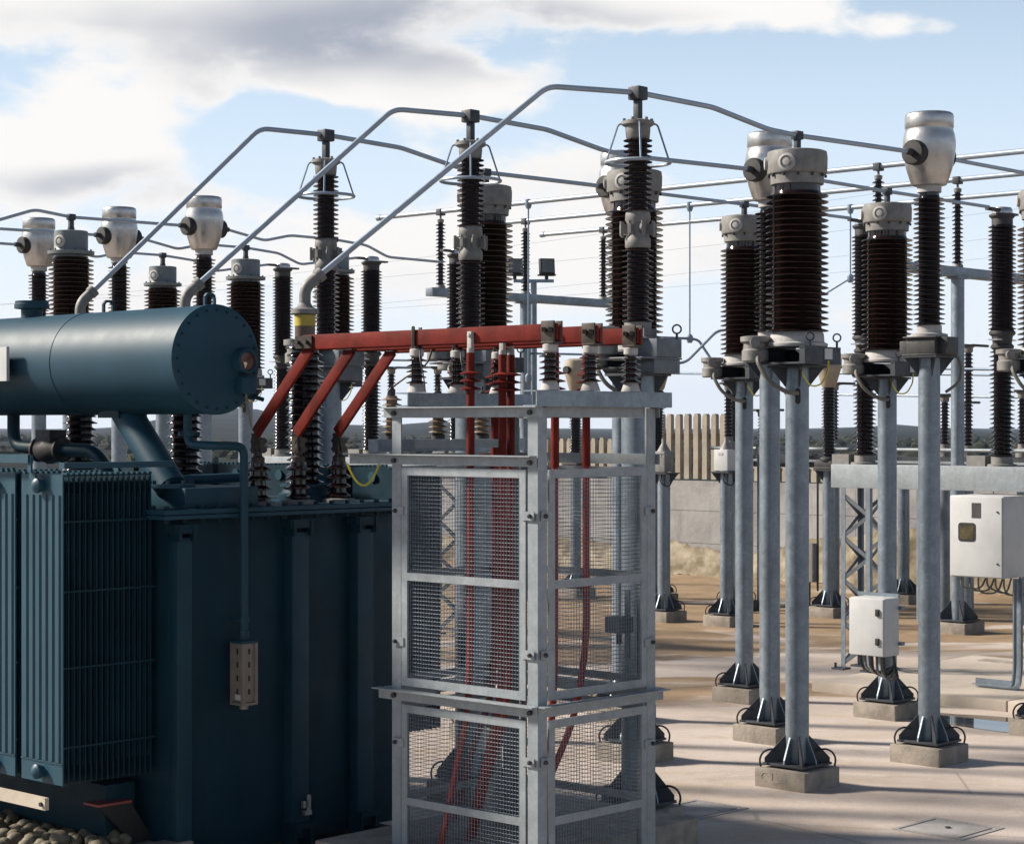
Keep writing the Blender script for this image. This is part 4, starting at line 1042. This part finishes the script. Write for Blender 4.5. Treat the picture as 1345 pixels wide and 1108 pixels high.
CW, CD = 1.05, 0.92                       # cage: along D2 (left face) and along D1 (right face)
def build_cage():
    t = thing('mesh_cage', 'galvanised steel cage with wire mesh panels round the red cables', 'cage', W(0, 0), TH)
    a = 0.068; th = 0.006
    for x, y, dx, dy in ((0, 0, 1, 1), (0, CW, 1, -1), (CD, 0, -1, 1), (CD, CW, -1, -1)):
        m = MB(); m.angle_iron((x, y, 0.0), (x, y, 2.635), (dx, 0, 0), (0, dy, 0), a, th); m.build('post', galvl, t, smooth=False)
    # channel beams on top carrying the post insulators
    def channel(name, p0, p1, w_, h, up_open):
        m = MB(); p0 = Vector(p0); p1 = Vector(p1); d = (p1 - p0).normalized(); n = Vector((-d.y, d.x, 0))
        m.bar(p0, p1, 0.007, h)
        for z in (-1, 1): m.bar(p0 + Vector((0, 0, z * (h / 2 - 0.0035))) + n * up_open * w_ / 2, p1 + Vector((0, 0, z * (h / 2 - 0.0035))) + n * up_open * w_ / 2, w_, 0.007)
        m.build(name, galv, t, smooth=False)
    channel('top_beam', (-0.06, -0.045, 2.680), (CD + 0.08, -0.045, 2.680), 0.09, 0.08, 1)
    channel('top_beam', (-0.02, CW - 0.14, 2.682), (CD + 0.02, CW - 0.14, 2.682), 0.09, 0.074, 1)
    # angle rails
    def rail(p0, p1, da, db, w_=0.055):
        m = MB(); m.angle_iron(p0, p1, da, db, w_, 0.006); m.build_each('rail', galvl, t, smooth=False)
    for z in (2.642, 2.395):
        ext = 0.05 if z > 2.5 else 0.32
        rail((-0.0075, -0.04 if z > 2.5 else 0.0, z), (-0.0075, CW + ext, z), (-1, 0, 0), (0, 0, -1))
        rail((CD + 0.0075, -0.02, z), (CD + 0.0075, CW + ext, z), (1, 0, 0), (0, 0, -1))
    rail((0.075, CW + 0.0075, 2.642), (CD - 0.075, CW + 0.0075, 2.642), (0, 1, 0), (0, 0, -1)); rail((0.075, CW + 0.0075, 2.395), (CD - 0.075, CW + 0.0075, 2.395), (0, 1, 0), (0, 0, -1))
    rail((0.072, 0.012, 2.642), (CD - 0.072, 0.012, 2.642), (0, 1, 0), (0, 0, -1)); rail((0.072, CW - 0.1, 2.47), (CD - 0.072, CW - 0.1, 2.47), (0, 1, 0), (0, 0, -1), 0.045)
    zr = 1.155
    rail((-0.0075, -0.02, zr), (-0.0075, CW + 0.09, zr), (-1, 0, 0), (0, 0, -1), 0.06)
    rail((-0.02, -0.0075, zr), (CD + 0.05, -0.0075, zr), (0, -1, 0), (0, 0, -1), 0.06)
    rail((CD + 0.0075, 0, zr), (CD + 0.0075, CW + 0.05, zr), (1, 0, 0), (0, 0, -1), 0.06)
    rail((0, CW + 0.0075, zr), (CD, CW + 0.0075, zr), (0, 1, 0), (0, 0, -1), 0.06)
    m = MB()
    for z in (2.61, 2.36, 1.12):
        for y in (0.035, CW - 0.035):
            m.lathe([(0.013, 0), (0.013, 0.02)], 6, (-0.013, y, z), (-1, 0, 0))
    m.build('rail_bolts', castd, t)
    # mesh panels: frame, mid bar, welded wires, four tabs each
    def panel(axis, c, n0, n1, z0, z1, out):
        """axis 'y': panel in plane x=c running n0..n1 along y;  axis 'x': plane y=c"""
        fw, ft = 0.042, 0.012
        def pt(u, z, d): return Vector((c + d, u, z)) if axis == 'y' else Vector((u, c + d, z))
        f = MB()
        def fb(u0, u1, za, zb_, d0=-ft / 2, d1=ft / 2):
            p = pt(u0, za, d0); q = pt(u1, zb_, d1); f.span(p, q)
        fb(n0, n0 + fw, z0, z1); fb(n1 - fw, n1, z0, z1); fb(n0 + fw, n1 - fw, z1 - fw, z1); fb(n0 + fw, n1 - fw, z0, z0 + fw)
        zm = z0 + (z1 - z0) * 0.5; fb(n0 + fw, n1 - fw, zm - 0.02, zm + 0.02)
        fr = f.build('panel_frame', galvl, t, smooth=False)
        wm = MB(); r_ = 0.0014; pitch = 0.0205
        def wire(p, q):
            d = (q - p); ax = d.normalized(); s1 = Vector((0, 0, 1)) if abs(ax.z) < 0.5 else (Vector((0, 1, 0)) if axis == 'y' else Vector((1, 0, 0)))
            s2 = ax.cross(s1)
            ring = [s1 * r_, s2 * r_, -s1 * r_, -s2 * r_]
            wm.add([p + k for k in ring] + [q + k for k in ring], [(i, (i + 1) % 4, 4 + (i + 1) % 4, 4 + i) for i in range(4)])
        u = n0 + 0.02
        while u < n1 - 0.015:
            wire(pt(u, z0 + 0.01, -out * 0.0085), pt(u, z1 - 0.01, -out * 0.0085)); u += pitch
        z = z0 + 0.02
        while z < z1 - 0.015:
            wire(pt(n0 + 0.01, z, -out * 0.0115), pt(n1 - 0.01, z, -out * 0.0115)); z += pitch
        w_ob = wm.build('wire_mesh', galv, fr, smooth=False); w_ob['kind'] = 'stuff'
        tabs = []
        for u, sg in ((n0, -1), (n1, 1)):
            for k in (0.2, 0.8):
                zz = z0 + (z1 - z0) * (k if k < 0.5 else k)
                tb = MB(); p = pt(u - sg * 0.02, zz - 0.022, out * 0.0065); q = pt(u + sg * 0.062, zz + 0.022, out * 0.0125)
                tb.span(p, q); o = tb.build('tab', galvl, fr, smooth=False)
                bb = MB(); bb.lathe([(0.011, 0), (0.011, 0.012), (0.006, 0.018)], 8, pt(u + sg * 0.038, zz, out * 0.0125), (pt(0, 0, out) - pt(0, 0, 0))); bb.build('tab_bolt', castd, t)
    g = 0.078
    for z0, z1 in ((1.175, 2.325), (0.06, 1.075)):
        panel('y', 0.0, g, CW - g, z0, z1, -1)
        panel('x', 0.0, g, CD - g, z0, z1, -1)
        panel('y', CD, g, CW - g, z0, z1, 1)
        panel('x', CW, g, CD - g, z0, z1, 1)
    # stub beam carrying three small arresters on the transformer side
    m = MB(); m.span((0.16, CW + 0.28, 2.401), (1.34, CW + 0.36, 2.470)); m.build('outrigger_beam', galv, t, smooth=False)
    return t
build_cage()

def small_arresters():
    for i, x in enumerate((0.30, 0.66, 1.02)):
        t = thing('small_arrester', ['small pale-shedded arrester at the left end of the outrigger beam', 'small pale-shedded arrester in the middle of the outrigger beam', 'small pale-shedded arrester at the far end of the outrigger beam'][i], 'arrester', W(x, CW + 0.32, 2.47), TH, 'small arresters beside the cage')
        m = MB(); m.lathe([(0.04, 0), (0.04, 0.02), (0.03, 0.03)], 16); m.build('foot', castd, t)
        m = MB(); m.lathe(ins_profile(0.03, 0.24, 0.030, 0.056, 7), 22); m.build('body', mat('pale_brown_sheds', (0.20, 0.15, 0.10), 0.4) if i == 0 else bpy.data.materials['pale_brown_sheds'], t)
        m = MB(); m.lathe([(0.02, 0.24), (0.02, 0.27), (0.008, 0.275), (0.008, 0.30)], 10); m.build('cap', castd, t)
small_arresters()

def red_cables():
    spec = [  # (t, s) at the bar, label
        (LT[0] - 0.03, 0.36, 'red cable hanging alone nearest the viewer, left of the other cables'),
        (LT[0] + 0.03, 0.17, 'red cable in the front of the bunch seen through the left mesh'),
        (LT[1] - 0.03, 0.40, 'red cable at the right of the bunch, nearest the cage corner post'),
        (LT[1] + 0.04, 0.60, 'red cable at the left and back of the bunch inside the cage'),
        (LT[1] - 0.06, -0.02 + 0.10, 'red cable beside the left end clamp, just behind the near corner'),
        (LT[2] - 0.06, 0.09, 'red cable rightmost of all, curving away behind the right mesh')]
    pxs = [618, 660, 671, 650, 729, 770]
    for i, (x, y, lab) in enumerate(spec):
        # keep cables at the columns where the photograph shows them by choosing s on each bar
        k = (pxs[i] - CX) / F
        tt = LT[(0, 1, 1, 2, 1, 2)[i]] + (-0.034, -0.034, 0.034, 0.034, -0.034, -0.034)[i]
        # solve (X0 + D2x s)/(Y0 + D2y s) = k
        p0 = W(tt, 0); s = (k * p0.y - p0.x) / (D2.x - k * D2.y)
        t = thing('power_cable', lab, 'cable', W(tt, s), TH, 'red power cables inside the cage')
        bend = [(0.0, 0.0, 0.9), (0.02, 0.05, 0.6), (-0.10, 0.22, 0.0)]
        m = MB()
        if i < 4:
            pts = [(0, 0, 2.90), (0, 0, 1.45), (0.0, 0.02, 1.05), (-0.02, 0.10 + 0.02 * i, 0.72), (-0.05, 0.26 + 0.04 * i, 0.0)]
        elif i == 4: pts = [(0, 0, 2.90), (0, 0, 1.3), (0, 0.04, 0.8), (0, 0.12, 0.0)]
        else: pts = [(0, 0, 2.90), (0.0, 0.0, 1.75), (0.015, 0.01, 1.4), (-0.03, 0.05, 1.0), (-0.15, 0.16, 0.62), (-0.35, 0.3, 0.0)]
        m.path(fillet(pts, 0.25, 8), 0.0185, 12); m.build('sheath', redc, t)
        m = MB(); m.path([(0, 0, 2.33), (0, 0, 2.36), (0, 0, 2.9), (0, 0, 2.92)], 0.0215, 14)
        for z in (2.735, 2.775, 2.815): m.lathe([(0.021, z - 0.008), (0.056, z - 0.004), (0.056, z), (0.021, z + 0.012)], 20)
        m.build('termination', redm, t)
        m = MB(); m.box((0, 0, 2.985), (0.022, 0.03, 0.09)); m.lathe([(0.02, 2.91), (0.02, 2.945)], 12); m.lathe([(0.011, -0.018), (0.011, 0.018)], 6, (0, 0, 3.01), (1, 0, 0)); m.build('lug', castl, t, bevel=0.003)
red_cables()

def switch_box():
    t = thing('switch_box', 'small dark grey box hung inside the right mesh panel of the cage', 'box', W(0.80, 0.15, 1.45), TH)
    m = MB(); m.span((-0.06, -0.05, 0.0), (0.06, 0.05, 0.085)); m.build('body', dull, t, bevel=0.006)
    m = MB(); m.box((0.07, 0.0, 0.04), (0.012, 0.03, 0.36)); m.build('bracket', galv, t, smooth=False)
    m = MB(); m.cyl((0.0, 0, -0.06), (0.0, 0, 0.0), 0.016, 10); m.build('gland', castd, t)
switch_box()

def plinth():
    c = G(918, 1073, 0.327); 
    t = chamfer_box('concrete_plinth', (-1.9, 0, 0), (0, 1.12, 0.327), concf, None, 0.012); t.location = (c.x, c.y, 0); t.rotation_euler = (0, 0, TH)
    tag(t, 'low grey concrete plinth standing partly inside the mesh cage', 'plinth')
plinth()

def loose_wires():
    m = MB(); m.path(fillet([W(LT[2] - 0.024, 1.45, 2.99), W(LT[2] - 0.03, 1.48, 2.9), W(LT[2] - 0.06, 1.62, 2.83), W(LT[2] - 0.06, 1.78, 2.75), W(0.6, 1.72, 2.70), W(0.5, 1.6, 2.72), W(0.3, 1.37, 2.76)], 0.08), 0.006, 6)
    tag(m.build('jumper_wire', cableb), 'thin black wire looping down beside the sloping red bars', 'wire')
    m = MB(); m.path(sag(W(-0.04, 1.36, 2.34), W(0.2, 1.36, 2.34), 0.12), 0.006, 6)
    tag(m.build('earth_wire', yellowm), 'yellow-green earth wire hanging in a loop left of the cage', 'wire')
    for i in range(3):
        m = MB(); p = [W(LT[i], 0.93, 2.96), W(LT[i] - 0.05, 0.88, 2.90), W(LT[i] - 0.05, 0.85, 2.8), W(LT[i] - 0.03, 0.86, 2.73)]
        m.path(fillet(p, 0.05), 0.004, 5); tag(m.build('bonding_wire', cableb), ['thin wire curving beside the front left post insulator', 'thin wire curving beside the middle left post insulator', 'thin wire curving beside the rearmost left post insulator'][i], 'wire', 'bonding wires')
loose_wires()

# ------------------------------------------------------------------ busbars on portal posts behind
def bus():
    P1 = Vector((5.5, 24.9, 0)); P2 = Vector((0.2, 29.9, 0))
    nm = ['front', 'middle', 'rear']
    labs = [['post insulator under the nearest long tube, right of the largest grey-capped transformer', 'post insulator under the middle long tube, right of the clear silver head', 'post insulator under the rear long tube at the right edge'],
            ['slim post insulator left of the middle ringed arrester', 'slim post insulator in front of the left floodlight', 'slim post insulator left of the rightmost ringed arrester']]
    for j, pp in enumerate((P1, P2)):
        t = thing('bus_support', ['T-shaped galvanised bus support behind the clear silver head', 'T-shaped galvanised bus support right of the middle ringed arrester'][j], 'post', pp, TH, 'T-shaped bus supports')
        chamfer_box('footing', (-0.24, -0.24, -0.05), (0.24, 0.24, 0.135), concf, t, 0.012); chamfer_box('base_plate', (-0.2, -0.2, 0.15), (0.2, 0.2, 0.168), galvd, t, 0.003)
        m = MB(); m.lathe([(0.082, 0.168), (0.082, 4.36)], 24); m.build('pole', galv, t)
        g = MB(); g.prism([(0.08, -0.006, 0.168), (0.25, -0.006, 0.168), (0.25, -0.006, 0.2), (0.08, -0.006, 0.40)], (0, 0.012, 0)); g0 = g.build('gusset', galvd, t, smooth=False); g0.rotation_euler = (0, 0, R(45))
        for k in range(1, 4): share(g0, t, (0, 0, 0), R(45 + 90 * k))
        m = MB(); m.span((-2.0, -0.07, 4.38), (2.0, 0.07, 4.50)); m.span((-0.15, -0.1, 4.36), (0.15, 0.1, 4.38)); m.build('cross_beam', galv, t, bevel=0.004)
        for i, d in enumerate((-1.77, 0, 1.77)):
            q = pp + D1 * d
            k = thing('bus_insulator', labs[j][i], 'insulator', (q.x, q.y, 4.5), TH, 'post insulators under the long tubes')
            m = MB(); m.lathe([(0.07, 0), (0.07, 0.02), (0.05, 0.05)], 16); m.lathe([(0.045, 0.93), (0.05, 0.97), (0.03, 0.98), (0.015, 0.985), (0.015, 1.03)], 16); m.build_each('fitting', cast, k)
            m = MB(); m.lathe(ins_profile(0.05, 0.93, 0.035, 0.072, 17, alt=0.8), 22); m.build('body', porcelain2, k)
            m = MB(); m.box((0, 0, 1.075), (0.11, 0.09, 0.09)); m.build('clamp', galvd, k, bevel=0.006)
    for i, d in enumerate((-1.77, 0, 1.77)):
        a = P1 + D1 * d - D2 * 6.5; b = P1 + D1 * d + D2 * 8.5
        m = MB(); m.cyl((a.x, a.y, 5.585), (b.x, b.y, 5.585), 0.033, 16); m.lathe([(0.04, 0), (0.045, 0.02), (0.045, 0.08), (0.02, 0.1)], 16, (b.x, b.y, 5.585), D2)
        tag(m.build('bus_tube', tubem), ['nearest and highest of the three long pale tubes crossing the sky', 'middle one of the three long pale tubes crossing the sky', 'rear and lowest of the three long pale tubes, with a free left end'][i], 'busbar', 'long tubes crossing the sky')
    # droppers
    def dropper(label, px, line, z1, tail=None):
        k = (px - CX) / F; o = P1 + D1 * line; s = (k * o.y - o.x) / (D2.x - k * D2.y); q = o + D2 * s
        m = MB(); m.cyl((q.x, q.y, z1), (q.x, q.y, 5.56), 0.011, 8); m.lathe([(0.03, 5.50), (0.045, 5.54), (0.045, 5.62), (0.02, 5.63)], 12, (q.x, q.y, 0))
        m.lathe([(0.03, z1 - 0.06), (0.045, z1 - 0.03), (0.045, z1 + 0.03), (0.02, z1 + 0.06)], 12, (q.x, q.y, 0))
        tag(m.build('dropper_rod', bluecable), label, 'conductor', 'vertical droppers from the long tubes'); return Vector((q.x, q.y, z1))
    q = dropper('thin vertical rod hanging down to the kinked wire right of the rightmost arrester', 906, 0, 3.75)
    m = MB(); m.path(fillet([q - D1 * 0.6 + D2 * 0.1, q, q + Vector((0.12, 0, -0.02)), q + Vector((0.55, -0.4, -0.75))], 0.1), 0.018, 8); tag(m.build('jumper_tube', bluecable), 'kinked grey wire meeting the foot of the thin vertical rod', 'conductor')
    m = MB(); m.path(fillet([P(868, 476, 26), P(900, 477, 26), P(942, 434, 26), P(1000, 432, 26.5)], 0.1), 0.018, 8); tag(m.build('jumper_tube', bluecable), 'grey tube stepping up towards the small grey-capped transformer', 'conductor')
    dropper('thin pale vertical rod right of the slim insulator by the floodlights', 694, -1.77, 3.2)
    q = dropper('thin rod dropping behind the largest grey-capped transformer, right side', 1117, 1.77, 4.6)
    m = MB(); m.path([q, P(1084, 386, q.y)], 0.011, 8); tag(m.build('jumper_tube', bluecable), 'short sloping rod right of the largest ribbed transformer', 'conductor')
bus()

def floodlights():
    Y = 33.0; b = P(701, 371, Y); t = thing('floodlight_mast', 'slim floodlight mast with a crossarm between the two right arresters', 'mast', (b.x, b.y, 0))
    m = MB(); m.lathe([(0.065, 0.0), (0.05, b.z)], 14); m.build('pole', galv, t)
    m = MB(); m.span((-0.33, -0.03, b.z), (0.33, 0.03, b.z + 0.05)); m.build('crossarm', bluecable, t, smooth=False)
    for k, x in enumerate((-0.31, 0.21)):
        f = thing('floodlight', ['left black floodlight half hidden by a slim insulator', 'right black floodlight clear against the sky'][k], 'floodlight', (b.x + x, b.y, b.z + 0.05), 0.25, 'floodlights on the mast')
        m = MB(); m.prism([(-0.12, -0.10, 0.08), (0.12, -0.10, 0.08), (0.12, -0.06, 0.34), (-0.12, -0.06, 0.34)], (0, 0.13, 0)); m.box((0, -0.01, 0.07), (0.28, 0.16, 0.025)); m.build('housing', blackm, f, bevel=0.008)
        m = MB(); m.prism([(-0.10, -0.104, 0.11), (0.10, -0.104, 0.11), (0.10, -0.068, 0.32), (-0.10, -0.068, 0.32)], (0, 0.004, 0)); m.build('lens', mat('lamp_glass', (0.10, 0.105, 0.11), 0.12, coat=0.5) if k == 0 else bpy.data.materials['lamp_glass'], f, smooth=False)
        m = MB(); m.box((0, 0, 0.03), (0.05, 0.04, 0.06)); m.build('stirrup', blackm, f, smooth=False)
floodlights()

# ------------------------------------------------------------------ low row of apparatus at the back
def back_row():
    row = [Vector((4.24, 27.0, 0)), Vector((3.11, 28.0, 0)), Vector((2.10, 29.1, 0)), Vector((0.95, 30.1, 0))]
    labs = ['tan-headed transformer low behind the bracket of the largest ribbed one', 'low tan-headed transformer hidden behind the small grey-capped post', 'low tan-headed transformer peeping out right of the cage top', 'low pale-headed transformer under the red bars, behind the right clamps']
    first = None
    for i, p in enumerate(row):
        support_column(p, 1.95, ['low post on its footing left of the lattice leg', 'low far post with a footing left of the front posts', 'low far post right beside the cage, near the wall', 'low far post seen through the right mesh panel'][i], hole=False)
        if first is None:
            t = first = thing('low_transformer', labs[0], 'transformer', p, TH, 'low tan-headed transformers at the back')
            m = MB(); m.box((0, 0, 1.985), (0.30, 0.30, 0.03)); m.box((0, 0, 2.04), (0.2, 0.34, 0.08)); m.lathe([(0.12, 2.08), (0.12, 2.12), (0.09, 2.14)], 18); m.build('base', castd, t, bevel=0.006)
            m = MB(); m.lathe(ins_profile(2.14, 3.07, 0.072, 0.10, 22), 22); m.build('insulator', porcelain2, t)
            m = MB(); m.lathe([(0.08, 3.06), (0.10, 3.09), (0.165, 3.32), (0.175, 3.42), (0.16, 3.52), (0.10, 3.55)], 26); m.build('head', tan_alu, t)
            m = MB(); m.lathe([(0.055, 0.15), (0.055, 0.23)], 16, (0, 0, 3.38), (-1, 0, 0)); m.lathe([(0.055, 0.15), (0.055, 0.23)], 16, (0, 0, 3.38), (1, 0, 0)); m.build('terminal_disc', blackm, t)
        else:
            o = copy_tree(first); o.location = p; o['label'] = labs[i]
    # rotating-post disconnectors behind: slim posts on a long steel frame
    frame_a = Vector((9.2, 22.4, 0)); 
    f0 = P(985, 600, 28.6); f1 = P(1345, 604, 25.4)
    d = (f1 - f0); d.z = 0
    t = thing('pipe_gantry', 'long low steel frame with pipes running behind the front posts', 'frame', (f0.x, f0.y, 0), math.atan2(d.y, d.x))
    L = d.length + 2.5
    m = MB(); m.span((-0.6, -0.06, 1.98), (L, 0.06, 2.14)); m.build('beam', galvd, t, smooth=False)
    m = MB(); m.cyl((-0.5, -0.25, 2.235), (L, -0.25, 2.235), 0.025, 10); m.build('drive_pipe', galvl, t)
    m = MB(); m.span((-0.4, -0.28, 2.06), (L, -0.2, 2.09)); m.build('pale_rail', galvl, t, smooth=False)
    for x in (0.3, L * 0.42, L - 0.6):
        m = MB(); m.lathe([(0.08, 0.0), (0.08, 1.98)], 16, (x, 0.0, 0)); m.build('leg', galv, t)
    spots = [(957, 505, 578, 27.6), (967, 500, 580, 28.6), (1001, 540, 585, 27.9), (1096, 505, 582, 28.0), (1241, 520, 588, 27.0), (1272, 455, 590, 26.5), (1343, 515, 588, 25.9), (1263, 530, 588, 29.0), (514, 484, 578, 30.0), (575, 484, 578, 30.0), (849, 470, 590, 29.0), (640, 500, 585, 30.5)]
    dl = ['slim dark post left of the small grey-capped post', 'slim dark post behind the small grey-capped post', 'thin dark post between the two left front posts', 'slim dark post just right of the tan head', 'short slim post right of the clear silver head post', 'tall slim post right of the T-shaped support', 'short slim post at the right edge', 'short slim post hidden behind the T-shaped support', 'slim far post left of the front left post insulator', 'slim far post right of the front left post insulator', 'slim far post behind the right cage post', 'slim far post behind the bunch of red cables']
    for (px, y0, y1, Y), lab in zip(spots, dl):
        top = P(px, y0, Y); bot = P(px, y1, Y); h = top.z - bot.z
        t = thing('disconnector_post', lab, 'insulator', (top.x, top.y, bot.z), TH, 'slim disconnector posts at the back')
        m = MB(); m.lathe([(0.09, -0.12), (0.09, -0.02), (0.06, 0), (0.06, 0.05)], 14); m.lathe([(0.05, h - 0.08), (0.06, h - 0.06), (0.06, h - 0.02), (0.09, h)], 14); m.build_each('fitting', cast, t)
        m = MB(); m.lathe(ins_profile(0.05, h - 0.08, 0.04, 0.065, max(8, int(h / 0.055))), 16); m.build('body', porcelain2, t)
        m = MB(); m.box((0.0, 0.0, h + 0.015), (0.34, 0.06, 0.03)); m.cyl((0.1, 0, h + 0.02), (0.5, 0, h + 0.02), 0.018, 8); m.build('contact_arm', castd, t)
        if px in (514, 575, 849, 640, 1001, 1241, 1263, 1343, 967, 957, 1096, 1272):
            m = MB(); m.lathe([(0.07, -bot.z), (0.07, -0.12)], 12); m.build('stand', galv, t)
    # drive boxes on posts
    for px, py, Y, w_, lab in ((954, 604, 25.8, 0.24, 'pale grey drive box on a post left of the small grey-capped post'), (872, 606, 26.4, 0.20, 'grey drive box peeping out right of the cage')):
        q = P(px, py, Y)
        t = thing('drive_box', lab, 'box', (q.x, q.y, q.z), TH, 'drive boxes at the back')
        m = MB(); m.box((0, 0, 0), (w_, w_ * 0.9, 0.27)); m.build('body', whitep if px > 900 else cast, t, bevel=0.008)
        m = MB(); m.lathe([(0.09, 0.135), (0.03, 0.24), (0.03, 0.30)], 14); m.build('drive_head', cast, t)
        m = MB(); m.box((-w_ / 2 - 0.003, 0, 0.08), (0.004, 0.07, 0.03)); m.build('label_plate', castl, t, smooth=False)
        support_column((q.x, q.y), q.z - 0.16, 'post under the ' + ('pale grey' if px > 900 else 'darker grey') + ' drive box at the back', hole=False)
        m = MB(); m.path(fillet([q + Vector((-0.03, -0.1, -0.13)), q + Vector((-0.06, -0.12, -0.28)), q + Vector((0.06, -0.12, -0.33)), q + Vector((0.1, -0.1, -0.25))], 0.05), 0.008, 6)
        tag(m.build('control_cable', cableb), 'thin cable looping below the ' + ('pale grey' if px > 900 else 'darker grey') + ' drive box', 'cable')
    q = G(1187, 779, 0.14); support_column(q, 2.1, 'far post behind the white control box and the beam', hole=False)
    q = G(1140, 783, 0.14); 
    # meter box by the back wall
    q = P(1062, 745, 27.6); t = thing('meter_box', 'grey box with a vertical pipe, behind the front post', 'box', (q.x, q.y, 0), TH)
    m = MB(); m.span((-0.08, -0.12, 0.42), (0.08, 0.14, 0.95)); m.build('body', coverm, t, bevel=0.01)
    m = MB(); m.cyl((0, -0.15, 0.3), (0, -0.15, 2.0), 0.015, 8); m.cyl((0.0, 0.0, 0.0), (0, 0, 0.42), 0.03, 10); m.build('pipe', castd, t)
    # level tubes between the back apparatus
    for k, (xa, ya, xb, yb, Ya, Yb, lab) in enumerate(((874, 490, 956, 491, 29, 27.8, 'thin level tube right of the cage top'), (1100, 482, 1360, 486, 27.2, 25.4, 'upper thin level tube behind the right posts'), (1100, 490, 1360, 493, 28.8, 26.8, 'lower thin level tube behind the right posts'), (1098, 518, 1360, 522, 29.0, 26.8, 'lowest thin level tube behind the right posts'), (455, 472, 600, 474, 31, 30.5, 'thin level tube behind the sloping red bars'), (505, 483, 590, 482, 30, 30, 'short level tube joining two slim far posts'), (690, 464, 800, 466, 30, 29.5, 'thin level tube just under the red bars'))):
        m = MB(); m.cyl(P(xa, ya, Ya), P(xb, yb, Yb), 0.017, 8); tag(m.build('level_tube', bluecable), lab, 'conductor', 'thin level tubes at the back')
back_row()

def overhead_wires():
    # faint line conductors crossing far behind
    specs = ((690, 338, 1345, 262, 95), (500, 388, 1345, 300, 98), (640, 372, 1400, 330, 100), (560, 352, 1345, 195, 92))
    for k, (xa, ya, xb, yb, Y) in enumerate(specs):
        a = P(xa - 700, ya + 62, Y); b = P(xb + 500, yb - 60, Y - 6)
        m = MB(); m.path(sag(a, b, 0.8, 24), 0.005, 5)
        tag(m.build('line_wire', bluecable), ['faint overhead line wire, second lowest across the sky', 'faint overhead line wire crossing below the bus tubes', 'faint overhead line wire, lowest of the far ones', 'faint overhead line wire, topmost at the right edge'][k], 'wire', 'overhead line wires far behind')
overhead_wires()

# ------------------------------------------------------------------ cobbles and kerb in the transformer pit
def cobbles():
    root = bpy.data.objects.new('cobble_bed', None); COL.objects.link(root); tag(root, kind='structure')
    c = W(-1.3, 3.0); 
    m = MB(); 
    quad = [W(-1.9, 2.26), W(-1.9, 7), W(-0.62, 7), W(-0.62, 2.26)]
    m.prism([Vector((p.x, p.y, 0.005)) for p in quad], (0, 0, 0.25)); m.build('pit_fill', stonem, root, smooth=False)
    protos = []
    for k in range(6):
        bm = bmesh.new(); bmesh.ops.create_icosphere(bm, subdivisions=2, radius=1.0)
        sx, sy, sz = random.uniform(0.8, 1.2), random.uniform(0.7, 1.0), random.uniform(0.55, 0.75)
        ph = [random.uniform(0, 6) for _ in range(3)]
        for vv in bm.verts:
            n = 1 + 0.12 * math.sin(vv.co.x * 2.3 + ph[0]) + 0.1 * math.sin(vv.co.y * 2.9 + ph[1]) + 0.06 * math.sin(vv.co.z * 5 + ph[2])
            vv.co = Vector((vv.co.x * sx, vv.co.y * sy, vv.co.z * sz)) * n
        me = bpy.data.meshes.new('cobble'); bm.to_mesh(me); bm.free(); me.materials.append(stonem)
        me.polygons.foreach_set('use_smooth', [True] * len(me.polygons)); protos.append(me)
    n = 0
    t = -1.85
    rnd = random.Random(3)
    while t < -0.70:
        s = 2.32
        while s < 3.9:
            o = bpy.data.objects.new('cobble', rnd.choice(protos)); COL.objects.link(o); o.parent = root
            p = W(t + rnd.uniform(-0.05, 0.05), s + rnd.uniform(-0.05, 0.05)); r = rnd.uniform(0.028, 0.066)
            o.location = (p.x, p.y, 0.262 + rnd.uniform(0.0, 0.03)); o.scale = (r, r, r); o.rotation_euler = (rnd.uniform(-.4, .4), rnd.uniform(-.4, .4), rnd.uniform(0, 6.3))
            n += 1; s += 0.096
        t += 0.084
    k = MB(); a = W(-0.98, 1.98); 
    k.span((-1.9, 2.10, 0.0), (-0.5, 2.25, 0.27)); o = k.build('pit_kerb', concf, None, bevel=0.012); o.location = W(0, 0); o.rotation_euler = (0, 0, TH); structure(o)
cobbles()

# ------------------------------------------------------------------ air
def haze():
    m = bpy.data.materials.new('thin_air_haze'); m.use_nodes = True; w = NT(m.node_tree); w.n.clear()
    out = w.new('ShaderNodeOutputMaterial'); vol = w.new('ShaderNodeVolumePrincipled')
    vol.inputs['Color'].default_value = (0.62, 0.76, 1.0, 1); vol.inputs['Density'].default_value = 0.00013; vol.inputs['Anisotropy'].default_value = 0.2
    w.l.new(vol.outputs[0], out.inputs['Volume'])
    k = MB(); k.span((-3800, -3800, -4), (3800, 3800, 75)); o = k.build('haze', m, smooth=False); tag(o, kind='stuff')
haze()
